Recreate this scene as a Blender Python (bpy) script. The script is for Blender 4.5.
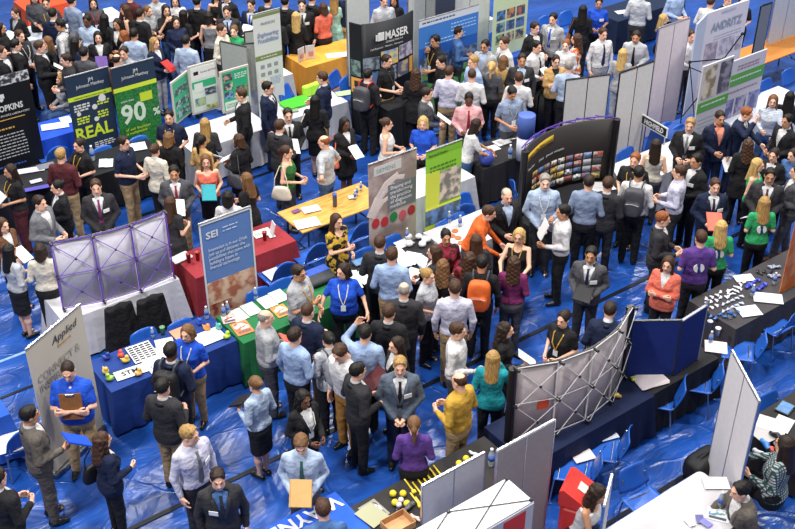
import bpy, math, random
import numpy as np
from mathutils import Vector, Matrix
for o in list(bpy.data.objects): bpy.data.objects.remove(o)
random.seed(7)
SC = bpy.context.scene
COL = SC.collection
# ---------------------------------------------------------------- camera, world, lamps, exposure
F, TH, H = 1133.0, math.radians(33.9), 10.4
cam_d = bpy.data.cameras.new('camera'); cam = bpy.data.objects.new('camera', cam_d); COL.objects.link(cam)
cam_d.sensor_fit = 'HORIZONTAL'; cam_d.sensor_width = 36.0; cam_d.lens = 36.0 * F / 795.0
cam_d.clip_end = 500
cam.location = (0, 0, H); cam.rotation_euler = (math.pi / 2 - TH, 0, 0)
SC.camera = cam
SC.view_settings.view_transform = 'Standard'
SC.view_settings.look = 'None'
SC.view_settings.exposure = 0.18
SC.view_settings.gamma = 1.0
SC.view_settings.use_curve_mapping = False
wd = bpy.data.worlds.new('world'); SC.world = wd; wd.use_nodes = True
bg = wd.node_tree.nodes['Background']; bg.inputs[0].default_value = (0.86, 0.93, 1.0, 1); bg.inputs[1].default_value = 0.34
def lamp(x, y, z, size, power, col=(1, .97, .92)):
    l = bpy.data.lights.new('arena_lamp', 'AREA'); l.shape = 'DISK'; l.size = size; l.energy = power; l.color = col
    o = bpy.data.objects.new('arena_lamp', l); COL.objects.link(o); o.location = (x, y, z)
    return o
for x, y, p in ((-8, 4, 5200), (9, 5, 1500), (-9, 17, 2600), (0, 24, 3000), (10, 17, 3000), (0, 11, 2600), (-9, 29, 3000), (9, 29, 3000)):
    lamp(x, y, 16, 1.6, p * .5)

# ---------------------------------------------------------------- geometry of the floor plan
_s, _c = math.sin(TH), math.cos(TH)
def P(x, y, z=0.0):
    u = (x - 397.5) / F; v = (y - 264.5) / F
    dz = -_s - v * _c
    t = (z - H) / dz
    return Vector((u * t, (_c - v * _s) * t, z))
A = math.radians(36.5)                 # the booths' grid
U = Vector((math.cos(A), math.sin(A), 0)); W = Vector((-math.sin(A), math.cos(A), 0)); ZV = Vector((0, 0, 1))

# ---------------------------------------------------------------- materials
def lin(h):
    r = [int(h[i:i + 2], 16) / 255 for i in (0, 2, 4)]
    return tuple(c / 12.92 if c <= .04045 else ((c + .055) / 1.055) ** 2.4 for c in r) + (1,)
NAMED = dict(black='1c1b1e', char='2e2d31', grey='6f7076', dgrey='4a4a50', lgrey='a3a4a8', white='d4d2d4', cream='d8d0c0', navy='1c2747', navy2='16203c',
    royal='1d4fc4', lblue='a6b6d0', sky='98aed4', blue='46699e', denim='3b5a86', lav='c9c7dc', pink='e0a5a8', coral='e0705c', red='b8322e',
    maroon='552328', purple='5a3a86', teal='1a8e9a', green='2f9e62', dgreen='2f6a34', lime='bcd230', tan='c09a62', khaki='a88d68', brown='6a4630',
    dbrown='33221a', orange='e0662a', yellow='c49a3c', salmon='e8927a', blond='d9b472', blond2='b8935a', lbrown='8a623c', mbrown='5a3d28', hblack='15120f',
    ginger='a8643a', hgrey='a09a92', plum='7a2a5e', gold='c9a13a', mint='9fd0c4', greyblue='8593ae', aqua='2fa5a0', dred='8a2636', tweed='5d5650', silver='b8bac0')
_m = {}
def mat(name, col, rough=.8, kind='plain', scale=14, bump=.25, metal=0, spec=.3, c2=None, alpha=1, emit=0):
    key = (name, col, rough, kind, scale, bump, metal, c2, alpha)
    if key in _m: return _m[key]
    m = bpy.data.materials.new(name + '_' + col); m.use_nodes = True; _m[key] = m
    N = m.node_tree.nodes; L = m.node_tree.links; b = N['Principled BSDF']
    c = lin(NAMED.get(col, col))
    if name in ('tablecloth', 'print', 'panel') and min(c[:3]) > .6: c = tuple(v * .8 for v in c[:3]) + (1,)
    b.inputs['Base Color'].default_value = c
    b.inputs['Roughness'].default_value = rough; b.inputs['Metallic'].default_value = metal
    b.inputs['Specular IOR Level'].default_value = spec
    if alpha < 1: b.inputs['Transmission Weight'].default_value = 1 - alpha
    tc = N.new('ShaderNodeTexCoord'); co = tc.outputs['Object']
    nz = N.new('ShaderNodeTexNoise'); nz.inputs['Scale'].default_value = scale; nz.inputs['Detail'].default_value = 3
    L.new(co, nz.inputs['Vector'])
    def mixc(fac, a, bb):
        mx = N.new('ShaderNodeMix'); mx.data_type = 'RGBA'
        if isinstance(fac, float): mx.inputs[0].default_value = fac
        else: L.new(fac, mx.inputs[0])
        for i, q in ((6, a), (7, bb)):
            if isinstance(q, tuple): mx.inputs[i].default_value = q
            else: L.new(q, mx.inputs[i])
        return mx.outputs[2]
    def ramp(src, p0, p1):
        r = N.new('ShaderNodeMapRange'); r.inputs[1].default_value = p0; r.inputs[2].default_value = p1
        L.new(src, r.inputs[0]); return r.outputs[0]
    dark = tuple(v * .78 for v in c[:3]) + (1,)
    if kind == 'plain' and name in ('panel', 'felt', 'card', 'plastic', 'leather', 'laminate', 'skin', 'tablecloth'): dark = tuple(v * .93 for v in c[:3]) + (1,)
    out = mixc(ramp(nz.outputs[0], .35, .65), dark, c) if kind != 'flat' else c
    d = lin(NAMED.get(c2, c2)) if c2 else dark
    if kind == 'plaid':
        wv = []
        for ax in ('X', 'Z'):
            w = N.new('ShaderNodeTexWave'); w.bands_direction = ax; w.inputs['Scale'].default_value = 9; w.inputs['Distortion'].default_value = 1.2
            L.new(co, w.inputs['Vector']); wv.append(ramp(w.outputs[1], .55, .75))
        out = mixc(wv[0], out, d); out = mixc(wv[1], out, d)
    elif kind == 'print':
        v = N.new('ShaderNodeTexNoise'); v.inputs['Scale'].default_value = 11; v.inputs['Detail'].default_value = 1
        L.new(co, v.inputs['Vector']); out = mixc(ramp(v.outputs[0], .5, .54), out, d)
    elif kind == 'stripe':
        w = N.new('ShaderNodeTexWave'); w.bands_direction = 'Z'; w.inputs['Scale'].default_value = 12; L.new(co, w.inputs['Vector'])
        out = mixc(ramp(w.outputs[1], .5, .6), out, d)
    elif kind == 'photo':       # a printed picture
        v = N.new('ShaderNodeTexNoise'); v.inputs['Scale'].default_value = scale; v.inputs['Detail'].default_value = 4
        L.new(co, v.inputs['Vector']); out = mixc(ramp(v.outputs[0], .44, .56), c, d)
    elif kind == 'wood':
        w = N.new('ShaderNodeTexNoise'); mp = N.new('ShaderNodeMapping'); mp.inputs['Scale'].default_value = (2, 25, 5)
        L.new(co, mp.inputs[0]); L.new(mp.outputs[0], w.inputs['Vector']); w.inputs['Scale'].default_value = 2
        out = mixc(ramp(w.outputs[0], .3, .7), d, c)
    elif kind == 'hair':
        w = N.new('ShaderNodeTexNoise'); mp = N.new('ShaderNodeMapping'); mp.inputs['Scale'].default_value = (60, 60, 8)
        L.new(co, mp.inputs[0]); L.new(mp.outputs[0], w.inputs['Vector']); w.inputs['Scale'].default_value = 1.5
        out = mixc(ramp(w.outputs[0], .35, .65), tuple(v * .5 for v in c[:3]) + (1,), c); nz = w
    if kind != 'flat': L.new(out, b.inputs['Base Color'])
    if bump:
        bp = N.new('ShaderNodeBump'); bp.inputs['Strength'].default_value = bump; bp.inputs['Distance'].default_value = .05 if name == 'fabric' else .02
        L.new(nz.outputs[0], bp.inputs['Height']); L.new(bp.outputs[0], b.inputs['Normal'])
    return m
def fab(col, kind='plain', c2=None): return mat('fabric', col, .85, kind, 9, .9, c2=c2)
def paint(col): return mat('print', col, .5, 'flat', 4, .0)
def cloth_m(col): return mat('tablecloth', col, .8, 'plain', 5, .5)
def metal(col='silver'): return mat('metal', col, .35, 'plain', 20, 0, 1)
def plastic(col): return mat('plastic', col, .35, 'plain', 6, .05, spec=.5)

# ---------------------------------------------------------------- mesh helpers
def mk(name, verts, faces, mats, parent=None, smooth=False, mi=None):
    me = bpy.data.meshes.new(name); me.from_pydata([tuple(v) for v in verts], [], faces)
    for m in (mats if isinstance(mats, (list, tuple)) else [mats]): me.materials.append(m)
    if mi: me.polygons.foreach_set('material_index', mi)
    if smooth: me.polygons.foreach_set('use_smooth', [True] * len(me.polygons))
    me.update()
    o = bpy.data.objects.new(name, me); COL.objects.link(o)
    if parent: o.parent = parent
    return o
class MB:
    """collects boxes, tubes and sheets into ONE mesh"""
    def __init__(s): s.v = []; s.f = []
    def box(s, c, d, rot=0, M=None):
        cx, cy, cz = c; x, y, z = d[0] / 2, d[1] / 2, d[2] / 2
        b = min(x, y, z) * .35; n = len(s.v)
        R = M or Matrix.Rotation(rot, 3, 'Z')
        # bevelled box: 24 vertices
        idx = {}
        for sx in (-1, 1):
            for sy in (-1, 1):
                for sz in (-1, 1):
                    for a in range(3):
                        p = [sx * (x - b), sy * (y - b), sz * (z - b)]
                        p[a] = (sx * x, sy * y, sz * z)[a]
                        idx[(sx, sy, sz, a)] = len(s.v); s.v.append(R @ Vector(p) + Vector(c))
        g = idx
        def face(l, flip): s.f.append(tuple(reversed(l)) if flip else tuple(l))
        for a in range(3):
            b1, b2 = (a + 1) % 3, (a + 2) % 3
            for sg in (-1, 1):
                l = []
                for p, q in ((-1, -1), (1, -1), (1, 1), (-1, 1)):
                    k = [0, 0, 0]; k[a] = sg; k[b1] = p; k[b2] = q; l.append(g[(*k, a)])
                face(l, sg < 0)
            # edges along axis a
            for p in (-1, 1):
                for q in (-1, 1):
                    k0 = [0, 0, 0]; k0[a] = -1; k0[b1] = p; k0[b2] = q; k1 = list(k0); k1[a] = 1
                    l = [g[(*k0, b1)], g[(*k1, b1)], g[(*k1, b2)], g[(*k0, b2)]]
                    face(l, p * q > 0)
        for sx in (-1, 1):
            for sy in (-1, 1):
                for sz in (-1, 1):
                    face([g[(sx, sy, sz, 0)], g[(sx, sy, sz, 1)], g[(sx, sy, sz, 2)]], sx * sy * sz < 0)
        return s
    def tube(s, pts, r, n=8, r2=None):
        pts = [Vector(p) for p in pts]; base = len(s.v); m = len(pts)
        for i, p in enumerate(pts):
            d = (pts[min(i + 1, m - 1)] - pts[max(i - 1, 0)]).normalized()
            a = d.orthogonal().normalized() if i == 0 else (a - d * a.dot(d)).normalized()
            b = d.cross(a); rr = r if r2 is None else r + (r2 - r) * i / (m - 1)
            for k in range(n):
                t = 2 * math.pi * k / n; s.v.append(p + a * (math.cos(t) * rr) + b * (math.sin(t) * rr))
        for i in range(m - 1):
            for k in range(n):
                k2 = (k + 1) % n
                s.f.append((base + i * n + k, base + i * n + k2, base + (i + 1) * n + k2, base + (i + 1) * n + k))
        s.f.append(tuple(reversed(range(base, base + n)))); s.f.append(tuple(range(base + (m - 1) * n, base + m * n)))
        return s
    def lathe(s, prof, c=(0, 0, 0), n=16):
        base = len(s.v); c = Vector(c)
        for r, z in prof:
            for k in range(n):
                t = 2 * math.pi * k / n; s.v.append(c + Vector((r * math.cos(t), r * math.sin(t), z)))
        for i in range(len(prof) - 1):
            for k in range(n):
                k2 = (k + 1) % n
                s.f.append((base + i * n + k, base + i * n + k2, base + (i + 1) * n + k2, base + (i + 1) * n + k))
        s.f.append(tuple(reversed(range(base, base + n)))); s.f.append(tuple(range(base + (len(prof) - 1) * n, base + len(prof) * n)))
        return s
    def grid(s, fn, nu, nv, th=0):
        """sheet fn(u,v)->point, thickened by th along its normal"""
        base = len(s.v); pts = [[Vector(fn(i / nu, j / nv)) for j in range(nv + 1)] for i in range(nu + 1)]
        for i in range(nu + 1):
            for j in range(nv + 1): s.v.append(pts[i][j])
        w = nv + 1
        for i in range(nu):
            for j in range(nv): s.f.append((base + i * w + j, base + (i + 1) * w + j, base + (i + 1) * w + j + 1, base + i * w + j + 1))
        if th:
            b2 = len(s.v)
            for i in range(nu + 1):
                for j in range(nv + 1):
                    du = pts[min(i + 1, nu)][j] - pts[max(i - 1, 0)][j]; dv = pts[i][min(j + 1, nv)] - pts[i][max(j - 1, 0)]
                    s.v.append(pts[i][j] - du.cross(dv).normalized() * th)
            for i in range(nu):
                for j in range(nv): s.f.append((b2 + i * w + j, b2 + i * w + j + 1, b2 + (i + 1) * w + j + 1, b2 + (i + 1) * w + j))
            for i in range(nu):
                s.f.append((base + i * w, b2 + i * w, b2 + (i + 1) * w, base + (i + 1) * w))
                s.f.append((base + i * w + nv, base + (i + 1) * w + nv, b2 + (i + 1) * w + nv, b2 + i * w + nv))
            for j in range(nv):
                s.f.append((base + j, base + j + 1, b2 + j + 1, b2 + j))
                s.f.append((base + nu * w + j, b2 + nu * w + j, b2 + nu * w + j + 1, base + nu * w + j + 1))
        return s
    def build(s, name, m, parent=None, smooth=False): return mk(name, s.v, s.f, m, parent, smooth)
def merged(name, m1, a, m2, b, parent):
    n = len(m1.v); return mk(name, m1.v + m2.v, m1.f + [tuple(i + n for i in f) for f in m2.f], [a, b], parent, False, [0] * len(m1.f) + [1] * len(m2.f))
def tag(o, label, cat, group=None, kind=None):
    o['label'] = label; o['category'] = cat
    if group: o['group'] = group
    if kind: o['kind'] = kind
    return o
def empty(name, loc=(0, 0, 0), rz=0.0, label=None, cat=None, group=None):
    o = bpy.data.objects.new(name, None); COL.objects.link(o); o.location = loc; o.rotation_euler = (0, 0, rz); o.empty_display_size = .1
    if label: tag(o, label, cat, group)
    return o
def struct(o): o['kind'] = 'structure'; return o
def dup(root, loc, rz, label=None, group=None, scale=None):
    r = root.copy(); COL.objects.link(r); r.location = loc; r.rotation_euler = (0, 0, rz)
    if label: r['label'] = label
    if group: r['group'] = group
    if scale: r.scale = scale
    for ch in root.children:
        c = ch.copy(); COL.objects.link(c); c.parent = r
        for g in ch.children:
            d = g.copy(); COL.objects.link(d); d.parent = c
    return r
def text(s, size, m, M, parent, align='LEFT', name='lettering', sx=1.0, italic=0):
    cu = bpy.data.curves.new(name, 'FONT'); cu.body = s; cu.size = size; cu.align_x = align; cu.extrude = .001; cu.resolution_u = 2
    cu.space_line = .95; cu.offset = size * .025 if size > .12 and 'Applied' not in s else 0; cu.shear = italic
    cu.materials.append(m)
    o = bpy.data.objects.new(name, cu); COL.objects.link(o)
    if parent: o.parent = parent
    o.matrix_local = M @ Matrix.Diagonal((sx, 1, 1, 1))
    return o

# ---------------------------------------------------------------- the hall
def floor_material():
    m = bpy.data.materials.new('blue_tarpaulin'); m.use_nodes = True; N = m.node_tree.nodes; L = m.node_tree.links; b = N['Principled BSDF']
    tc = N.new('ShaderNodeTexCoord'); mp = N.new('ShaderNodeMapping'); mp.inputs['Rotation'].default_value = (0, 0, -A); L.new(tc.outputs['Object'], mp.inputs[0])
    st = N.new('ShaderNodeMapping'); st.inputs['Scale'].default_value = (1, 2.4, 1); L.new(mp.outputs[0], st.inputs[0])
    n1 = N.new('ShaderNodeTexNoise'); n1.inputs['Scale'].default_value = .8; n1.inputs['Detail'].default_value = 4; n1.inputs['Distortion'].default_value = .5; L.new(st.outputs[0], n1.inputs['Vector'])
    n2 = N.new('ShaderNodeTexNoise'); n2.noise_type = 'RIDGED_MULTIFRACTAL'; n2.inputs['Scale'].default_value = .45; n2.inputs['Detail'].default_value = 4; n2.inputs['Distortion'].default_value = .3; L.new(mp.outputs[0], n2.inputs['Vector'])
    cr = N.new('ShaderNodeValToRGB'); cr.color_ramp.elements[0].color = lin('12397e'); cr.color_ramp.elements[1].color = lin('1c4da2'); cr.color_ramp.elements[0].position = .35; cr.color_ramp.elements[1].position = .68
    L.new(n1.outputs[0], cr.inputs[0]); L.new(cr.outputs[0], b.inputs['Base Color'])
    b.inputs['Roughness'].default_value = .3; b.inputs['Specular IOR Level'].default_value = .5
    ad = N.new('ShaderNodeMath'); ad.operation = 'ADD'; L.new(n1.outputs[0], ad.inputs[0])
    mu = N.new('ShaderNodeMath'); mu.operation = 'MULTIPLY'; mu.inputs[1].default_value = .35; L.new(n2.outputs[0], mu.inputs[0]); L.new(mu.outputs[0], ad.inputs[1])
    dn = N.new('ShaderNodeTexNoise'); dn.inputs['Scale'].default_value = .7; dn.inputs['Detail'].default_value = 2; L.new(mp.outputs[0], dn.inputs['Vector'])
    va = N.new('ShaderNodeVectorMath'); va.operation = 'MULTIPLY_ADD'; va.inputs[1].default_value = (3.0, 3.0, 0); L.new(dn.outputs['Color'], va.inputs[0]); L.new(mp.outputs[0], va.inputs[2])
    vo = N.new('ShaderNodeTexVoronoi'); vo.feature = 'DISTANCE_TO_EDGE'; vo.inputs['Scale'].default_value = .8; L.new(va.outputs[0], vo.inputs['Vector'])
    mr = N.new('ShaderNodeMapRange'); mr.inputs[1].default_value = 0; mr.inputs[2].default_value = .035; mr.inputs[3].default_value = .09; mr.interpolation_type = 'SMOOTHSTEP'; mr.inputs[4].default_value = 0; L.new(vo.outputs[0], mr.inputs[0])
    a2 = N.new('ShaderNodeMath'); a2.operation = 'ADD'; L.new(ad.outputs[0], a2.inputs[0]); L.new(mr.outputs[0], a2.inputs[1]); ad = a2
    bp = N.new('ShaderNodeBump'); bp.inputs['Strength'].default_value = .75; bp.inputs['Distance'].default_value = .12; L.new(ad.outputs[0], bp.inputs['Height']); L.new(bp.outputs[0], b.inputs['Normal'])
    return m
fl = mk('floor', [(-30, 0, 0), (30, 0, 0), (30, 50, 0), (-30, 50, 0)], [(0, 1, 2, 3)], floor_material()); struct(fl)
def seam(p, back, fwd, w, col, n):
    a = P(*p) - U * back; b = P(*p) + U * fwd
    mb = MB(); c = (a + b) / 2; mb.box((c.x, c.y, .006), ((b - a).length, w, .012), A)
    struct(mb.build('trim_%d' % n, mat('tape', col, .5, bump=0)))
seam((160, 515), 8, 22, .07, '0d0f18', 1)
seam((20, 391), 5, 3.2, .05, '0d0f18', 2)
seam((235, 184), 2, 9, .06, '0d0f18', 3)
seam((675, 482), 3, .8, .06, '0d0f18', 4)
seam((0, 362), 4, 3.4, .05, '8fb0e0', 5)

c = P(512, -12) ; mb = MB(); mb.box((c.x, c.y + .6, .01), (5.2, 2.2, .02), 0); struct(mb.build('trim_6', mat('wood', 'b09058', .5, 'wood', 4, .02, c2='8a6a3c')))
# ---------------------------------------------------------------- smooth solid modelling: fields of blended limbs -> one skin
class SD:
    def __init__(s, lo, hi, h):
        s.h = h; s.lo = np.array(lo, float); n = [int(math.ceil((b - a) / h)) + 1 for a, b in zip(lo, hi)]
        s.ax = [s.lo[i] + np.arange(n[i]) * h for i in range(3)]; s.F = np.full(n, .5, np.float32)
    def _sl(s, lo, hi):
        r = []
        for i in range(3):
            a = max(0, int((lo[i] - s.lo[i]) / s.h)); b = min(s.F.shape[i], int((hi[i] - s.lo[i]) / s.h) + 2)
            if a >= b: return None
            r.append(slice(a, b))
        return tuple(r)
    def _xyz(s, sl): return s.ax[0][sl[0]][:, None, None], s.ax[1][sl[1]][None, :, None], s.ax[2][sl[2]][None, None, :]
    def add(s, fn, lo, hi, k=.02):
        sl = s._sl([v - .07 for v in lo], [v + .07 for v in hi])
        if sl is None: return
        d = fn(*s._xyz(sl)); a = s.F[sl]
        if k:
            h = np.clip(k - np.abs(a - d), 0, None) / k; s.F[sl] = np.minimum(a, d) - h * h * k * .25
        else: s.F[sl] = np.minimum(a, d)
    def cut(s, fn):
        sl = tuple(slice(0, n) for n in s.F.shape); s.F = np.maximum(s.F, -fn(*s._xyz(sl))).astype(np.float32)
    def cap(s, a, b, ra, rb, k=.02):
        a = np.array(a, float); b = np.array(b, float); r = max(ra, rb); ba = b - a; L2 = max(float(ba @ ba), 1e-9)
        def fn(x, y, z):
            t = np.clip(((x - a[0]) * ba[0] + (y - a[1]) * ba[1] + (z - a[2]) * ba[2]) / L2, 0, 1)
            return np.sqrt((x - a[0] - t * ba[0]) ** 2 + (y - a[1] - t * ba[1]) ** 2 + (z - a[2] - t * ba[2]) ** 2) - (ra + (rb - ra) * t)
        s.add(fn, np.minimum(a, b) - r, np.maximum(a, b) + r, k)
    def ell(s, c, r, k=.02, cut=False):
        def fn(x, y, z):
            q = np.sqrt(((x - c[0]) / r[0]) ** 2 + ((y - c[1]) / r[1]) ** 2 + ((z - c[2]) / r[2]) ** 2)
            return (q - 1) * min(r)
        if cut: s.cut(fn)
        else: s.add(fn, [c[i] - r[i] for i in range(3)], [c[i] + r[i] for i in range(3)], k)
    def mesh(s):
        F = s.F; S = F < 0; n = F.shape
        cs = [(i, j, k) for i in (0, 1) for j in (0, 1) for k in (0, 1)]
        cnt = sum(S[i:n[0] - 1 + i, j:n[1] - 1 + j, k:n[2] - 1 + k].astype(np.int8) for i, j, k in cs)
        act = (cnt > 0) & (cnt < 8); ids = np.argwhere(act)
        idx = np.full(act.shape, -1, np.int64); idx[act] = np.arange(len(ids))
        pos = np.zeros((len(ids), 3)); w = np.zeros(len(ids))
        for a in cs:
            for x in range(3):
                if a[x]: continue
                b = list(a); b[x] = 1; A_ = ids + a; B_ = ids + b
                fa = F[A_[:, 0], A_[:, 1], A_[:, 2]]; fb = F[B_[:, 0], B_[:, 1], B_[:, 2]]
                m = (fa < 0) != (fb < 0); t = fa[m] / (fa[m] - fb[m])
                p = np.tile(np.array(a, float), (m.sum(), 1)); p[:, x] += t; pos[m] += p; w[m] += 1
        V = s.lo + (ids + pos / w[:, None]) * s.h
        Q = []
        for x in range(3):
            y, z = (x + 1) % 3, (x + 2) % 3
            s0 = [slice(1, n[i] - 1) for i in range(3)]; s1 = list(s0); s0[x] = slice(0, n[x] - 1); s1[x] = slice(1, n[x])
            a = S[tuple(s0)]; b = S[tuple(s1)]; e = np.argwhere(a != b); ins = a[a != b]
            if not len(e): continue
            off = np.array([1, 1, 1]); off[x] = 0; e = e + off
            def c(dy, dz):
                q = e.copy(); q[:, y] += dy; q[:, z] += dz; return idx[q[:, 0], q[:, 1], q[:, 2]]
            f = np.stack([c(-1, -1), c(0, -1), c(0, 0), c(-1, 0)], 1); f[~ins] = f[~ins][:, ::-1]; Q.append(f)
        return V, np.concatenate(Q) if Q else np.zeros((0, 4), int)
def np_mesh(name, V, Q, nm, mi=None):
    me = bpy.data.meshes.new(name); me.vertices.add(len(V)); me.vertices.foreach_set('co', np.asarray(V, np.float32).ravel())
    me.loops.add(len(Q) * 4); me.loops.foreach_set('vertex_index', np.asarray(Q, np.int32).ravel())
    me.polygons.add(len(Q)); me.polygons.foreach_set('loop_start', np.arange(0, len(Q) * 4, 4, dtype=np.int32))
    me.polygons.foreach_set('loop_total', np.full(len(Q), 4, np.int32)); me.polygons.foreach_set('use_smooth', np.ones(len(Q), bool))
    for _ in range(nm): me.materials.append(None)
    if mi is not None: me.polygons.foreach_set('material_index', np.asarray(mi, np.int32))
    me.update(calc_edges=True); return me
# ---------------------------------------------------------------- people
def head_raw(g):
    s = SD((-.11, -.14, -.24), (.11, .14, .14), .0062); f = g == 'f'
    s.ell((0, .014, .025), (.074, .093, .088)); s.ell((0, -.022, -.03), (.06 if f else .064, .07, .082), .03)
    s.cap((0, -.055, -.085), (0, -.05, -.092), .026, .024 if f else .03, .03)
    s.cap((-.03, -.02, -.075), (.03, -.02, -.075), .04, .04, .02)
    s.cap((0, -.086, .012), (0, -.106, -.026), .008, .013, .012)
    s.cap((-.014, -.094, -.03), (.014, -.094, -.03), .008, .008, .01)
    s.cap((-.02, -.084, -.058), (.02, -.084, -.058), .008, .008, .012)
    for e in (-1, 1):
        s.ell((e * .076, .012, -.008), (.011, .02, .032), .008)
        s.cap((e * .018, -.088, .03), (e * .045, -.078, .03), .008, .007, .012)
    for e in (-1, 1): s.ell((e * .031, -.096, .008), (.017, .014, .011), cut=True)
    for e in (-1, 1): s.ell((e * .031, -.076, .008), (.014, .012, .011), .004)
    s.cap((0, .02, -.06), (0, .03, -.175), .052 if not f else .044, .058 if not f else .05, .03)
    V, Q = s.mesh(); c = V[Q].mean(1); mi = np.zeros(len(Q), int)
    ex = np.abs(c[:, 0])
    mi[(np.hypot(ex - .031, c[:, 2] - .008) < .0085) & (c[:, 1] < -.05)] = 1
    mi[(np.abs(ex - .034) < .015) & (np.abs(c[:, 2] - .034) < .0045) & (c[:, 1] < -.06)] = 2
    mi[(ex < .023) & (np.abs(c[:, 2] + .058) < .0075) & (c[:, 1] < -.08)] = 3
    return V, Q, mi
def hand_raw(grip):
    """wrist at the origin, fingers towards -z, palm facing -y, thumb towards +x"""
    s = SD((-.07, -.12, -.215), (.095, .05, .03), .0062)
    s.cap((0, 0, .02), (0, 0, -.02), .026, .028, .015)
    for x in (-.027, -.009, .009, .027): s.cap((x * .7, 0, -.02), (x * 1.1, -.003, -.085), .016, .0135, .012)
    cu = 1.05 if grip else .35
    for x, L in ((-.031, .062), (-.0105, .076), (.0105, .082), (.031, .074)):
        p = np.array((x, -.003, -.088)); a = .25 if not grip else .5
        for seg, (fr, r) in enumerate(((.42, .0098), (.32, .0092), (.26, .0085))):
            q = p + np.array((x * .08, -math.sin(a) * L * fr, -math.cos(a) * L * fr)); s.cap(p, q, r, r * .93, .003); p = q; a += cu
    s.cap((.018, -.004, -.02), (.05, -.018, -.052), .017, .0125, .012); s.cap((.05, -.018, -.052), (.056, -.034, -.085), .0115, .0095, .004)
    V, Q = s.mesh(); return V, Q
_HR = {g: head_raw(g) for g in 'mf'}
_HN = {0: hand_raw(False), 1: hand_raw(True)}
ARM = {  # elbow, wrist for the left arm (+x); mirrored for the right
    'd': ((.255, .03, 1.14), (.245, -.05, .905)), 'h': ((.25, .05, 1.15), (.11, -.25, 1.10)), 'c': ((.26, .01, 1.14), (.055, -.17, .93)),
    'x': ((.24, -.08, 1.15), (-.06, -.2, 1.17)), 'p': ((.37, .09, 1.17), (.19, -.02, 1.01)), 'u': ((.26, -.12, 1.19), (.09, -.17, 1.43)),
    'r': ((.26, -.17, 1.2), (.17, -.42, 1.13)), 'b': ((.26, .12, 1.15), (.05, .17, .99)), 't': ((.25, -.12, 1.13), (.18, -.3, .97)),
    'o': ((.33, -.02, 1.17), (.4, -.2, 1.02)), 'g': ((.28, -.02, 1.16), (.2, -.24, 1.22)), 'w': ((.3, -.16, 1.4), (.16, -.2, 1.62))}
PROF = {'m': np.array([(.80, .15, .105, .01), (.90, .168, .118, .01), (.97, .168, .118, .005), (1.08, .155, .112, .0), (1.2, .168, .12, -.002), (1.32, .188, .125, .0), (1.40, .196, .112, .01), (1.45, .165, .088, .015), (1.49, .09, .066, .02), (1.53, .05, .05, .025)]),
        'f': np.array([(.80, .165, .115, .01), (.90, .178, .125, .01), (.97, .168, .115, .005), (1.09, .128, .095, .0), (1.19, .142, .11, -.008), (1.27, .155, .13, -.015), (1.34, .165, .118, -.005), (1.41, .165, .092, .012), (1.45, .13, .07, .018), (1.50, .06, .052, .022), (1.53, .045, .046, .025)])}
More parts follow.
